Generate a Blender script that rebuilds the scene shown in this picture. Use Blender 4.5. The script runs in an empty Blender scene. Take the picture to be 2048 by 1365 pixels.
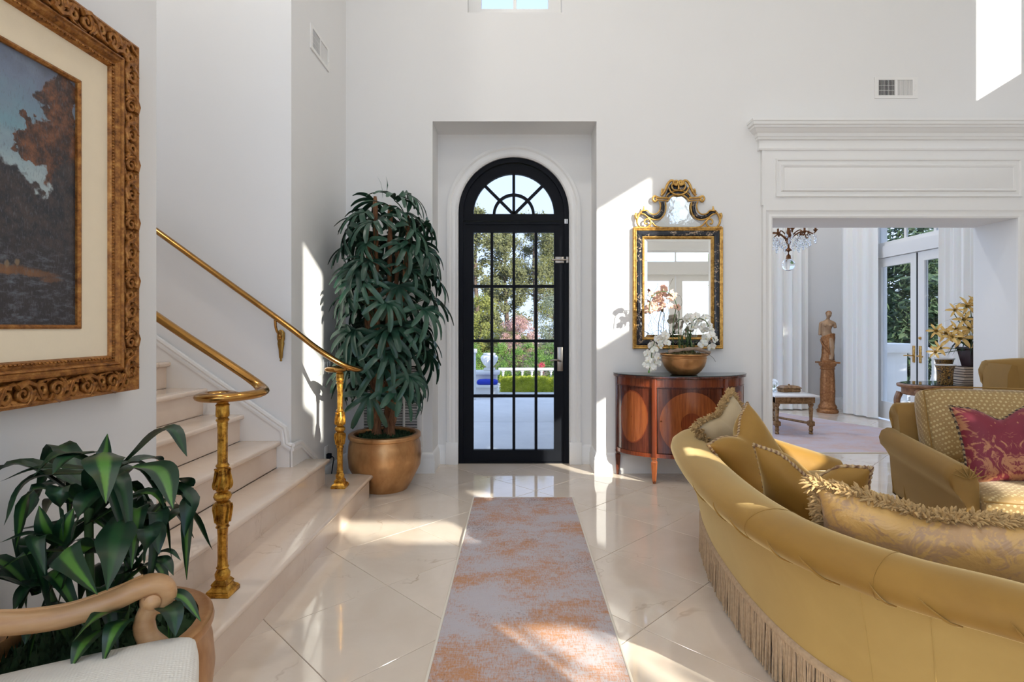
import bpy, bmesh, math, random
from mathutils import Vector, Matrix, Euler
PI = math.pi
sin, cos = math.sin, math.cos
SC = bpy.context.scene
COL = SC.collection
# ------------------------------------------------------------------ camera, sky, sun, exposure
F, H, U0, V0 = 1100.0, 1.30, 1035.0, 655.0            # focal length in px of a 2048 wide frame, eye height, vanishing point
cam = bpy.data.cameras.new('camera'); cam.sensor_width = 36.0; cam.lens = F / 2048 * 36
cam.shift_x = -(U0 - 1024) / 2048; cam.shift_y = -(682.5 - V0) / 2048
cam.clip_start = .05; cam.clip_end = 400
co = bpy.data.objects.new('camera', cam); COL.objects.link(co)
co.location = (0, 0, H); co.rotation_euler = (PI/2, 0, 0); SC.camera = co
SUN_DIR = Vector((-.795, 1.0, -.49)).normalized()      # read off the shadows of the console leg and the window patches
sl = bpy.data.lights.new('sun', 'SUN'); sl.energy = 7.5; sl.angle = math.radians(.4); sl.color = (1, .93, .82)
so = bpy.data.objects.new('sun', sl); COL.objects.link(so)
so.rotation_euler = SUN_DIR.to_track_quat('-Z', 'Y').to_euler(); so.location = (20, -25, 14)
W = bpy.data.worlds.new('sky'); SC.world = W; W.use_nodes = True
wn, wl = W.node_tree.nodes, W.node_tree.links
wn.clear()
_tc = wn.new('ShaderNodeTexCoord'); _sx = wn.new('ShaderNodeSeparateXYZ'); _rp = wn.new('ShaderNodeValToRGB')
_bg = wn.new('ShaderNodeBackground'); _wo = wn.new('ShaderNodeOutputWorld')
wl.new(_tc.outputs['Generated'], _sx.inputs[0]); wl.new(_sx.outputs['Z'], _rp.inputs[0])
_rp.color_ramp.elements[0].position = 0; _rp.color_ramp.elements[0].color = (.62, .75, .98, 1)
_rp.color_ramp.elements[1].position = .8; _rp.color_ramp.elements[1].color = (.46, .61, .93, 1)
_e = _rp.color_ramp.elements.new(.3); _e.color = (.55, .68, .96, 1)
wl.new(_rp.outputs[0], _bg.inputs[0]); _bg.inputs[1].default_value = 1.8
wl.new(_bg.outputs[0], _wo.inputs[0])
VS = SC.view_settings
VS.view_transform = 'Standard'; VS.look = 'None'; VS.gamma = 1; VS.use_curve_mapping = False
VS.exposure = 0.68
try:
    SC.cycles.use_denoising = True
    SC.cycles.denoiser = 'OPENIMAGEDENOISE'
    SC.cycles.max_bounces = 10; SC.cycles.diffuse_bounces = 6; SC.cycles.glossy_bounces = 4
    SC.cycles.use_adaptive_sampling = True; SC.cycles.adaptive_threshold = .05; SC.cycles.adaptive_min_samples = 20
    SC.cycles.transparent_max_bounces = 24; SC.cycles.transmission_bounces = 8
    SC.cycles.sample_clamp_indirect = 6; SC.cycles.caustics_reflective = False; SC.cycles.caustics_refractive = False
except Exception: pass

# ------------------------------------------------------------------ helpers
def P(u, v, Y): return Vector(((u - U0) * Y / F, Y, H - (v - V0) * Y / F))
def G(u, v, z=0.): Y = F * (H - z) / (v - V0); return Vector(((u - U0) * Y / F, Y, z))
def V3(*a): return Vector(a)
def lerp(a, b, t): return a + (b - a) * t
def smooth(t): t = max(0, min(1, t)); return t*t*(3 - 2*t)
def catmull(pts, n=6, closed=False):
    pts = [Vector(p) for p in pts]; out = []; N = len(pts)
    rng = range(N) if closed else range(N - 1)
    for i in rng:
        p1, p2 = pts[i % N], pts[(i+1) % N]
        p0 = pts[(i-1) % N] if (closed or i > 0) else p1*2 - p2
        p3 = pts[(i+2) % N] if (closed or i + 2 < N) else p2*2 - p1
        for k in range(n):
            t = k / n; t2 = t*t; t3 = t2*t
            out.append(.5 * ((2*p1) + (p2 - p0)*t + (2*p0 - 5*p1 + 4*p2 - p3)*t2 + (3*p1 - p0 - 3*p2 + p3)*t3))
    if not closed: out.append(pts[-1])
    return out
def interp(tab, x):
    if x <= tab[0][0]: return tab[0][1]
    for (a, b), (c, d) in zip(tab, tab[1:]):
        if x <= c: return b + (d - b) * (x - a) / (c - a) if c > a else d
    return tab[-1][1]

class MB:
    def __init__(s): s.v = []; s.f = []; s.m = []; s.mi = 0; s.uv = None
    def add(s, vs, fs, M=None):
        o = len(s.v)
        s.v += [tuple(M @ Vector(v)) for v in vs] if M is not None else [tuple(v) for v in vs]
        s.f += [tuple(i + o for i in f) for f in fs]; s.m += [s.mi] * len(fs)
        return s
    def box(s, a, b, M=None):
        x0, y0, z0 = a; x1, y1, z1 = b
        return s.add([(x0,y0,z0),(x1,y0,z0),(x1,y1,z0),(x0,y1,z0),(x0,y0,z1),(x1,y0,z1),(x1,y1,z1),(x0,y1,z1)],
                     [(0,3,2,1),(4,5,6,7),(0,1,5,4),(1,2,6,5),(2,3,7,6),(3,0,4,7)], M)
    def rbox(s, a, b, r=.01, seg=2, M=None):
        bm = bmesh.new(); bmesh.ops.create_cube(bm, size=1)
        d = [b[i] - a[i] for i in range(3)]; c = [(a[i] + b[i]) / 2 for i in range(3)]
        for v in bm.verts: v.co = Vector((v.co[i] * d[i] + c[i] for i in range(3)))
        bmesh.ops.bevel(bm, geom=bm.edges[:] , offset=min(r, min(abs(q) for q in d) * .49), segments=seg, profile=.5, affect='EDGES')
        bm.verts.index_update()
        s.add([v.co.copy() for v in bm.verts], [[v.index for v in f.verts] for f in bm.faces], M); bm.free(); return s
    def ring(s, rings, closed_u=True, cap=(True, True), loop=False, M=None):
        n = len(rings[0]); vs = [p for r in rings for p in r]; fs = []
        R = len(rings)
        for i in range(R if loop else R - 1):
            a, b = i * n, ((i + 1) % R) * n
            for j in range(n if closed_u else n - 1):
                k = (j + 1) % n; fs.append((a + j, a + k, b + k, b + j))
        if closed_u and not loop:
            if cap[0]: fs.append(tuple(range(n - 1, -1, -1)))
            if cap[1]: fs.append(tuple(range((R - 1) * n, R * n)))
        return s.add(vs, fs, M)
    def lathe(s, prof, n=24, c=(0, 0, 0), fn=None, M=None, cap=(True, True)):
        rs = []
        for r, z in prof:
            rs.append([(c[0] + r * (fn(2*PI*k/n, z) if fn else 1) * cos(2*PI*k/n), c[1] + r * (fn(2*PI*k/n, z) if fn else 1) * sin(2*PI*k/n), c[2] + z) for k in range(n)])
        return s.ring(rs, cap=cap, M=M)
    def tube(s, path, rad, n=8, closed=False, flat=1., up=None, M=None, cap=True):
        path = [Vector(p) for p in path]; N = len(path)
        rad = rad if isinstance(rad, (list, tuple)) else [rad] * N
        rings = []; prev = None
        for i, p in enumerate(path):
            t = (path[(i+1) % N] - path[i-1]) if closed else (path[min(i+1, N-1)] - path[max(i-1, 0)])
            if t.length < 1e-9: t = Vector((0, 0, 1))
            t.normalize()
            if up is not None: b = Vector(up)
            elif prev is not None: b = prev
            else: b = Vector((0, 0, 1)) if abs(t.z) < .9 else Vector((0, 1, 0))
            nrm = b - t * b.dot(t)
            if nrm.length < 1e-6: nrm = t.orthogonal()
            nrm.normalize(); prev = nrm; bi = t.cross(nrm)
            rings.append([p + (nrm * cos(2*PI*k/n) * flat + bi * sin(2*PI*k/n)) * rad[i] for k in range(n)])
        return s.ring(rings, cap=(cap, cap), loop=closed, M=M)
    def prism(s, poly, a, b, ax='y', M=None):           # poly: 2D points; ax y -> (x,z) plane, z -> (x,y), x -> (y,z)
        def q(p, h): return {'y': (p[0], h, p[1]), 'z': (p[0], p[1], h), 'x': (h, p[0], p[1])}[ax]
        n = len(poly); vs = [q(p, a) for p in poly] + [q(p, b) for p in poly]
        return s.add(vs, [tuple(range(n - 1, -1, -1)), tuple(range(n, 2*n))] + [(i, (i+1) % n, n + (i+1) % n, n + i) for i in range(n)], M)
    def grid(s, fn, nu, nv, M=None, wrap=False):
        vs = [fn(i / (nu - (0 if wrap else 1)), j / (nv - 1)) for i in range(nu) for j in range(nv)]; fs = []
        for i in range(nu if wrap else nu - 1):
            for j in range(nv - 1):
                a = i * nv + j; b = ((i + 1) % nu) * nv + j; fs.append((a, b, b + 1, a + 1))
        return s.add(vs, fs, M)
    def sweep(s, path, prof, closed=False, up=(0, 0, 1), M=None, cap=True, mitre=True):   # prof: (outward, up) pairs, closed outline
        path = [Vector(p) for p in path]; N = len(path); up = Vector(up); rings = []
        for i, p in enumerate(path):
            d0 = (p - path[i-1]) if (closed or i > 0) else (path[1] - p)
            d1 = (path[(i+1) % N] - p) if (closed or i < N - 1) else (p - path[i-1])
            n0 = d0.cross(up).normalized(); n1 = d1.cross(up).normalized()
            nn = n0 + n1
            if nn.length < 1e-6: nn = n0
            nn.normalize(); k = 1 / max(.35, nn.dot(n0)) if mitre else 1
            rings.append([p + nn * (o * k) + up * h for o, h in prof])
        return s.ring(rings, cap=(cap, cap), loop=closed, M=M)

def obj(name, mb, mat, parent=None, sm=35, loc=None, rot=None):
    me = bpy.data.meshes.new(name); me.from_pydata(mb.v, [], mb.f)
    ms = mat if isinstance(mat, (list, tuple)) else [mat]
    for m in ms: me.materials.append(m)
    if len(ms) > 1: me.polygons.foreach_set('material_index', mb.m)
    if mb.uv:
        l = me.uv_layers.new(name='UVMap')
        for p in me.polygons:
            for li, vi in zip(p.loop_indices, p.vertices): l.data[li].uv = mb.uv[vi]
    bm = bmesh.new(); bm.from_mesh(me); bmesh.ops.recalc_face_normals(bm, faces=bm.faces); bm.to_mesh(me); bm.free()
    if sm:
        me.shade_smooth()
        if sm < 180: me.set_sharp_from_angle(angle=math.radians(sm))
    o = bpy.data.objects.new(name, me); COL.objects.link(o)
    if parent: o.parent = parent
    if loc is not None: o.location = loc
    if rot is not None: o.rotation_euler = rot
    return o
def tag(o, label=None, cat=None, group=None, kind=None):
    if label: o['label'] = label
    if cat: o['category'] = cat
    if group: o['group'] = group
    if kind: o['kind'] = kind
    return o
def thing(name, label, cat, loc=(0, 0, 0), rz=0, group=None):
    o = bpy.data.objects.new(name, None); COL.objects.link(o); o.empty_display_size = .1
    o.location = loc; o.rotation_euler = (0, 0, rz); return tag(o, label, cat, group)
def struct(name, mb, mat, label=None, parent=None, sm=35):
    o = obj(name, mb, mat, parent, sm)
    if not parent: o['kind'] = 'structure'
    if label: o['label'] = label
    return o
def inst(src, parent, loc=(0, 0, 0), rot=(0, 0, 0), scale=1):
    o = src.copy(); COL.objects.link(o); o.parent = parent; o.location = loc
    o.rotation_euler = rot; o.scale = (scale,)*3 if isinstance(scale, (int, float)) else scale
    return o

# ------------------------------------------------------------------ materials
class NT:
    def __init__(s, name):
        s.mat = bpy.data.materials.new(name); s.mat.use_nodes = True
        s.t = s.mat.node_tree; s.n = s.t.nodes; s.l = s.t.links
        s.b = s.n['Principled BSDF']; s.out = s.n['Material Output']
    def set(s, sock, v):
        if hasattr(v, 'is_output') or isinstance(v, bpy.types.NodeSocket): s.l.new(v, sock)
        elif isinstance(v, (tuple, list)) and len(v) == 3 and sock.type == 'RGBA': sock.default_value = (*v, 1)
        else: sock.default_value = v
    def math(s, op, a, b=None, c=None, clamp=False):
        n = s.n.new('ShaderNodeMath'); n.operation = op; n.use_clamp = clamp
        for i, v in enumerate((a, b, c)):
            if v is not None: s.set(n.inputs[i], v)
        return n.outputs[0]
    def mix(s, f, a, b, mode='MIX'):
        n = s.n.new('ShaderNodeMix'); n.data_type = 'RGBA'; n.blend_type = mode; n.clamp_factor = True
        s.set(n.inputs[0], f); s.set(n.inputs[6], a); s.set(n.inputs[7], b); return n.outputs[2]
    def coord(s, kind='Object', scale=(1, 1, 1), loc=(0, 0, 0), rot=(0, 0, 0), vec=None):
        if vec is None:
            if kind == 'World': vec = s.n.new('ShaderNodeNewGeometry').outputs['Position']
            else: vec = s.n.new('ShaderNodeTexCoord').outputs[kind]
        m = s.n.new('ShaderNodeMapping'); s.l.new(vec, m.inputs[0])
        m.inputs['Scale'].default_value = scale; m.inputs['Location'].default_value = loc; m.inputs['Rotation'].default_value = rot
        return m.outputs[0]
    def noise(s, vec, scale=5, detail=4, rough=.55, dist=0, col=False):
        n = s.n.new('ShaderNodeTexNoise'); s.l.new(vec, n.inputs['Vector'])
        for k, v in (('Scale', scale), ('Detail', detail), ('Roughness', rough), ('Distortion', dist)): s.set(n.inputs[k], v)
        return n.outputs['Color' if col else 'Fac']
    def voro(s, vec, scale=5, feat='F1', out='Distance', rnd=1):
        n = s.n.new('ShaderNodeTexVoronoi'); n.feature = feat; s.l.new(vec, n.inputs['Vector']); n.inputs['Scale'].default_value = scale
        if 'Randomness' in n.inputs: n.inputs['Randomness'].default_value = rnd
        return n.outputs[out]
    def wave(s, vec, scale=5, dist=0, detail=2, kind='BANDS', d='X', dscale=1):
        n = s.n.new('ShaderNodeTexWave'); n.wave_type = kind
        if kind == 'BANDS': n.bands_direction = d
        s.l.new(vec, n.inputs['Vector'])
        for k, v in (('Scale', scale), ('Distortion', dist), ('Detail', detail), ('Detail Scale', dscale)): n.inputs[k].default_value = v
        return n.outputs['Fac']
    def ramp(s, f, stops, interp='LINEAR'):
        n = s.n.new('ShaderNodeValToRGB'); s.l.new(f, n.inputs[0]); e = n.color_ramp.elements; n.color_ramp.interpolation = interp
        while len(e) < len(stops): e.new(.5)
        for k, (p, c) in zip(e, stops): k.position = p; k.color = (*c, 1) if isinstance(c, tuple) else (c, c, c, 1)
        return n.outputs[0]
    def sep(s, vec):
        n = s.n.new('ShaderNodeSeparateXYZ'); s.l.new(vec, n.inputs[0]); return n.outputs
    def rnd(s): return s.n.new('ShaderNodeObjectInfo').outputs['Random']
    def bump(s, h, strength=.2, dist=.01):
        n = s.n.new('ShaderNodeBump'); s.l.new(h, n.inputs['Height']); n.inputs['Strength'].default_value = strength; n.inputs['Distance'].default_value = dist
        s.l.new(n.outputs[0], s.b.inputs['Normal'])
    def p(s, col=None, rough=None, metal=None, **k):
        if col is not None: s.set(s.b.inputs['Base Color'], col)
        if rough is not None: s.set(s.b.inputs['Roughness'], rough)
        if metal is not None: s.set(s.b.inputs['Metallic'], metal)
        for a, v in k.items(): s.set(s.b.inputs[a.replace('_', ' ')], v)
        return s
def plain(name, col, rough=.5, metal=0, var=.0, vs=8, bump=0, bs=60, bd=.004, **k):
    t = NT(name); c = col
    if var:
        nz = t.noise(t.coord(), vs, 5)
        c = t.mix(nz, tuple(q * (1 - var) for q in col), tuple(min(1, q * (1 + var)) for q in col))
    t.p(c, rough, metal, **k)
    if bump: t.bump(t.noise(t.coord(), bs, 4), bump, bd)
    return t.mat
M = {}
M['wall'] = plain('wall_paint', (.795, .79, .78), .7, var=.012, vs=3, bump=.04, bs=220, bd=.002)
M['trim'] = plain('trim_paint', (.82, .815, .80), .34)
M['ceil'] = plain('ceiling_paint', (.88, .88, .87), .8)
M['black'] = plain('black_iron', (.006, .007, .010), .5, var=.2, Specular_IOR_Level=.12)
M['vinyl'] = plain('white_door_paint', (.82, .81, .79), .3)
M['dark'] = plain('shade_and_plug_black', (.008, .010, .015), .8, Specular_IOR_Level=.1)  # recess shade painted on sheets and discs; also black for plug and cord
def glass(name, tint, refl=.06):
    t = NT(name); t.n.remove(t.b)
    tr = t.n.new('ShaderNodeBsdfTransparent'); tr.inputs[0].default_value = (*tint, 1)
    gl = t.n.new('ShaderNodeBsdfGlossy'); gl.inputs['Roughness'].default_value = .01
    fr = t.n.new('ShaderNodeLayerWeight'); fr.inputs[0].default_value = .5
    fc = t.math('ADD', t.math('MULTIPLY', t.math('POWER', fr.outputs['Facing'], 5.), .8), refl * .5)
    mx = t.n.new('ShaderNodeMixShader'); t.l.new(fc, mx.inputs[0]); t.l.new(tr.outputs[0], mx.inputs[1]); t.l.new(gl.outputs[0], mx.inputs[2])
    t.l.new(mx.outputs[0], t.out.inputs[0]); return t.mat
M['glass'] = glass('window_glass', (.95, .97, .97), .03)
M['glass_door'] = glass('tinted_door_glass', (.72, .735, .75), .012)
M['glass_side'] = glass('lightly_tinted_glass', (.86, .875, .89), .02)
def marble(name, base, dark, vein, rough, tile=False):
    t = NT(name); v = t.coord('Object' if not tile else 'World')
    if tile:
        r = t.rnd(); off = t.n.new('ShaderNodeCombineXYZ')
        t.set(off.inputs[0], t.math('MULTIPLY', r, 37.)); t.set(off.inputs[1], t.math('MULTIPLY', r, 91.))
        ad = t.n.new('ShaderNodeVectorMath'); t.l.new(v, ad.inputs[0]); t.l.new(off.outputs[0], ad.inputs[1]); v = ad.outputs[0]
    n1 = t.noise(v, 2.2, 6, .6, .6); n2 = t.noise(v, 9, 6, .65)
    c = t.ramp(n1, [(.3, dark), (.55, base), (.75, tuple(min(1, q * 1.07) for q in base))])
    c = t.mix(t.math('MULTIPLY', n2, .25), c, tuple(q * .86 for q in base))
    w = t.coord(vec=v, scale=(1, 1, 1)); nz = t.noise(w, 1.5, 5, .55, .5)
    line = t.math('SUBTRACT', 1., t.math('MULTIPLY', t.math('ABSOLUTE', t.math('SUBTRACT', nz, .5)), 130.), clamp=True)
    msk = t.math('MULTIPLY', t.math('SUBTRACT', t.noise(v, 2.1, 3), .5), 6., clamp=True)
    c = t.mix(t.math('MULTIPLY', t.math('MULTIPLY', line, msk), .55), c, vein)
    if tile: c = t.mix(t.math('MULTIPLY', t.math('SUBTRACT', t.rnd(), .5), .12), c, (.55, .47, .38), 'MULTIPLY') if False else t.mix(t.math('MULTIPLY', t.rnd(), .16), c, tuple(q * .82 for q in base))
    t.p(c, rough, 0, Specular_IOR_Level=.6, Coat_Weight=.3, Coat_Roughness=.03); return t.mat
M['tile'] = marble('cream_marble_tile', (.76, .655, .545), (.69, .575, .46), (.36, .24, .14), .07, True)
M['stair'] = marble('rose_cream_marble', (.76, .63, .52), (.70, .555, .445), (.45, .32, .22), .16)
M['grout'] = plain('grout', (.42, .36, .29), .7)
M['brass'] = plain('polished_brass', (.40, .205, .055), .2, 1, var=.3, vs=14)
M['gold'] = (lambda t: (t.p(t.ramp(t.noise(t.coord(), 26, 6, .7), [(.36, (.16, .055, .008)), (.5, (.52, .26, .035)), (.68, (.82, .48, .09))]), .36, .85), t.bump(t.noise(t.coord(), 90, 4), .25, .004), t.mat)[-1])(NT('gold_leaf'))
M['bronze'] = (lambda t: (t.p(t.ramp(t.noise(t.coord(scale=(1, 1, .5)), 9, 6, .65), [(.3, (.40, .19, .072)), (.55, (.56, .30, .125)), (.8, (.68, .40, .19))]), .33, .75), t.bump(t.noise(t.coord(), 40, 3), .05, .003), t.mat)[-1])(NT('gilt_ceramic'))
M['moss'] = plain('moss', (.02, .05, .015), .95, var=.5, vs=50)
# ------------------------------------------------------------------ room shell
XL, XR, YB, YW, YR, ZC = -1.53, 5.2, 4.906, 5.346, -2.2, 5.75
SY0, SY1 = 2.33, 3.72                                   # the stair runs left between these
NX0, NX1, NZ, NY = -.758, .705, 3.138, 5.238            # door niche
OX0, OX1, OZ = 2.266, 4.447, 2.272                      # cased opening to the sitting room
FX0, FX1, FY1, FZ = 1.2, 5.15, 8.75, 4.7                # sitting room
def holed(mb, ax, a0, a1, z0, z1, t0, t1, holes):       # a wall of boxes around rectangular holes; ax 'x' runs along X, 'y' along Y
    A = sorted({a0, a1, *[h[0] for h in holes], *[h[1] for h in holes]}); Z = sorted({z0, z1, *[h[2] for h in holes], *[h[3] for h in holes]})
    for p, q in zip(A, A[1:]):
        run = None
        for r, s in list(zip(Z, Z[1:])) + [(None, None)]:
            solid = r is not None and not any(h[0] <= p and q <= h[1] and h[2] <= r and s <= h[3] for h in holes)
            if solid: run = (run[0], s) if run else (r, s)
            elif run:
                if ax == 'x': mb.box((p, t0, run[0]), (q, t1, run[1]))
                elif ax == 'y': mb.box((t0, p, run[0]), (t1, q, run[1]))
                else: mb.box((p, run[0], t0), (q, run[1], t1))
                run = None
    return mb
UW = (-.446, .397, 4.11, 5.25)
wb = MB(); holed(wb, 'x', XL - .3, XR + .25, 0, ZC, YB, YW, [(NX0, NX1, 0, NZ), (OX0, OX1, 0, OZ), UW])
wall_back = struct('wall_back', wb, M['wall'], 'tall white plastered wall with the door niche and wide cased opening', sm=0)
# niche back with the arched hole of the door
DX, DR, DS = -.036, .526, 2.393
nb = MB(); arc = [(DX + DR * cos(a), DS + DR * sin(a)) for a in [PI * k / 24 for k in range(25)]]
for y, flip in ((NY, 0), (NY + .1, 1)):
    vs, fs = [], []
    for k in range(24):
        (x0, z0), (x1, z1) = arc[k], arc[k + 1]
        def out(x, z):
            a = math.atan2(z - DS, x - DX); c, s_ = cos(a), sin(a)
            t = min(((NX1 - DX) / c if c > 1e-6 else 9), ((NX0 - DX) / c if c < -1e-6 else 9), ((NZ - DS) / s_ if s_ > 1e-6 else 9))
            return (DX + c * t, DS + s_ * t)
        p, q = out(x0, z0), out(x1, z1); i = len(vs)
        vs += [(x0, y, z0), (x1, y, z1), (q[0], y, q[1]), (p[0], y, p[1])]; fs.append((i, i+1, i+2, i+3))
        if abs(p[0] - q[0]) > 1e-4 and abs(p[1] - q[1]) > 1e-4:
            i = len(vs); cx = p[0] if abs(p[0] - NX0) < 1e-4 or abs(p[0] - NX1) < 1e-4 else q[0]
            vs += [(p[0], y, p[1]), (q[0], y, q[1]), (cx, y, NZ)]; fs.append((i, i+1, i+2))
    i = len(vs)
    vs += [(NX0, y, 0), (DX - DR, y, 0), (DX - DR, y, DS), (NX0, y, DS), (DX + DR, y, 0), (NX1, y, 0), (NX1, y, DS), (DX + DR, y, DS)]
    fs += [(i, i+1, i+2, i+3), (i+4, i+5, i+6, i+7)]
    nb.add(vs, fs)
struct('wall_niche', nb, M['wall'], 'shallow white niche wall around the black arched door', sm=0)
wl_ = MB(); wl_.box((-4.6, YR, 0), (XL, SY0, ZC)); struct('wall_left', wl_, M['wall'], 'white wall that carries the large gilt-framed landscape', sm=0)
ADD_STW = (2.42, 3.64, 2.4, 5.2)  # stairwell window opening, added to brighten the stair wall
ws = MB(); ws.box((-4.6, SY1, 0), (XL, YB + .2, ZC)); holed(ws, 'y', SY0, SY1, 0, ZC, -4.8, -4.55, [ADD_STW]); struct('wall_stair', ws, M['wall'], 'white wall rising behind the marble stair and brass handrail', sm=0)
REAR = [(-1.35, 1.25, .15, 5.35), (2.55, 4.37, 0, 2.45), (2.55, 4.37, 2.70, 2.98), (4.8, 5.12, 2.6, 3.3), (3.35, 3.8, 3.6, 5.0)]  # first, widest opening is added to bring in sky light
RIGHT = [(-1.2, -.5, 0, 2.35), (-1.2, -.5, 2.5, 3.5), (-1.02, -.12, 3.80, 5.3), (3.24, 4.04, 3.93, 5.3)]
struct('wall_rear', holed(MB(), 'x', -1.8, XR + .25, 0, ZC, YR - .2, YR, REAR), M['wall'], 'white wall behind the camera with tall glazing partly added for light', sm=0)
struct('wall_right', holed(MB(), 'y', YR - .2, YB, 0, ZC, XR, XR + .2, RIGHT), M['wall'], 'white side wall with tall window openings', sm=0)
SKY = []
struct('ceiling', holed(MB(), 'z', -4.8, XR + .25, YR - .2, YW, ZC, ZC + .15, SKY), M['ceil'], 'high white ceiling', sm=0)
# sitting room beyond the opening
FR = [(2.0, 4.1, 0, 2.28), (2.0, 4.1, 2.46, 4.3)]; SR = [(6.26, 7.96, 0, 2.28), (6.26, 7.96, 2.44, 4.3)]; ADD_LRW = (5.75, 8.5, .3, 4.3)  # last opening is added so the sitting room gets more sky light
struct('wall_sitting_far', holed(MB(), 'x', FX0 - .2, FX1 + .2, 0, FZ, FY1, FY1 + .2, FR), M['wall'], 'far white wall of the sitting room behind the statue', sm=0)
struct('wall_sitting_right', holed(MB(), 'y', YW, FY1, 0, FZ, FX1, FX1 + .2, SR), M['wall'], 'white sitting room wall with the glazed double doors', sm=0)
struct('wall_sitting_left', holed(MB(), 'y', YW, FY1, 0, FZ, FX0 - .2, FX0, [ADD_LRW]), M['wall'], sm=0)
struct('ceiling_sitting', MB().box((FX0 - .2, YW, FZ), (FX1 + .2, FY1 + .2, FZ + .12)), M['ceil'], sm=0)

# ------------------------------------------------------------------ floor: a base and one marble tile each
fl = MB(); fl.box((-4.6, YR, -.14), (XR, 5.33, -.004)); fl.box((FX0, 5.33, -.14), (FX1, FY1, -.004))
floor = struct('floor', fl, M['grout'], 'polished cream marble floor laid diagonally', sm=0)
TA = .798; hw = .5641 / 2 - .0012
def clip(poly, ax, lim, keep_less):
    out = []
    for i, p in enumerate(poly):
        q = poly[(i + 1) % len(poly)]; pi_ = (p[ax] <= lim) == keep_less or p[ax] == lim; qi = (q[ax] <= lim) == keep_less or q[ax] == lim
        if pi_: out.append(p)
        if pi_ != qi:
            t = (lim - p[ax]) / (q[ax] - p[ax]); out.append((p[0] + (q[0] - p[0]) * t, p[1] + (q[1] - p[1]) * t))
    return out
full = None; r2 = math.sqrt(.5)
base = [(hw * (a - b) * r2 * 1.0, hw * (a + b) * r2 * 1.0) for a, b in ((-1, -1), (1, -1), (1, 1), (-1, 1))]
def tile_mesh(poly):
    n = len(poly); c = (sum(p[0] for p in poly) / n, sum(p[1] for p in poly) / n)
    ins = [(p[0] + (c[0] - p[0]) * .006, p[1] + (c[1] - p[1]) * .006) for p in poly]
    mb = MB(); mb.ring([[(p[0], p[1], -.011) for p in poly], [(p[0], p[1], -.0012) for p in poly], [(p[0], p[1], 0) for p in ins]], cap=(False, True)); return mb
for i in range(-10, 22):
    for j in range(-18, 14):
        s_, d_ = 2.115 + (i + .5) * TA, -3.424 + (j + .5) * TA
        cx, cy = (s_ + d_) / 2, (s_ - d_) / 2
        pw = [(cx + p[0], cy + p[1]) for p in base]
        for x0, x1, y0, y1 in ((XL, XR, YR, 5.33), (FX0, FX1, 5.33, FY1)):
            q = pw
            for ax, lim, less in ((0, x0, False), (0, x1, True), (1, y0, False), (1, y1, True)):
                q = clip(q, ax, lim, less) if len(q) > 2 else []
            if len(q) < 3: continue
            if q == pw:
                if full is None: full = obj('tile', tile_mesh(base), M['tile'], floor, 0); full.location = (cx, cy, 0)
                else: inst(full, floor, (cx, cy, 0))
            else:
                ar = abs(sum(a[0]*b[1] - b[0]*a[1] for a, b in zip(q, q[1:] + q[:1]))) / 2
                if ar < .004: continue
                obj('tile', tile_mesh([(a - cx, b - cy) for a, b in q]), M['tile'], floor, 0, loc=(cx, cy, 0))

# ------------------------------------------------------------------ fill lamps added out of view to brighten the rooms
M['lens'] = (lambda t: (t.p((.9, .9, .88), .4, 0, Emission_Color=(1, .95, .87, 1), Emission_Strength=4.), t.mat)[-1])(NT('fill_lens'))
for x, y, z, w, lab in ((.1, 1.0, ZC, 11, 'over the runner rug'), (2.8, 1.2, ZC, 5, 'over the curved sofa'), (.0, 3.1, ZC, 9, 'near the arched door'), (2.8, 3.1, ZC, 4, 'near the wide opening'), (-2.2, 3.02, ZC, 18, 'over the stair'), (2.6, 6.6, FZ, 12, 'over the low table side of the sitting room'), (4.3, 7.6, FZ, 12, 'over the statue side of the sitting room')):
    cl_ = thing('fill_light', 'round recessed white ceiling lamp ' + lab, 'ceiling light', (x, y, z - .012), group='recessed ceiling lamps')
    obj('trim_ring', MB().lathe([(.10, .012), (.10, .004), (.094, 0), (.078, .002), (.076, .012)], 28, cap=(False, False)), M['trim'], cl_, 40)
    obj('lens', MB().lathe([(.0005, .006), (.077, .006), (.077, .011), (.0005, .011)], 28), M['lens'], cl_, 40)
    ld = bpy.data.lights.new('lamp', 'AREA'); ld.shape = 'DISK'; ld.size = .15; ld.energy = w; ld.color = (1, .95, .88)
    lo = bpy.data.objects.new('lamp', ld); COL.objects.link(lo); lo.parent = cl_; lo.location = (0, 0, -.004)
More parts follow.
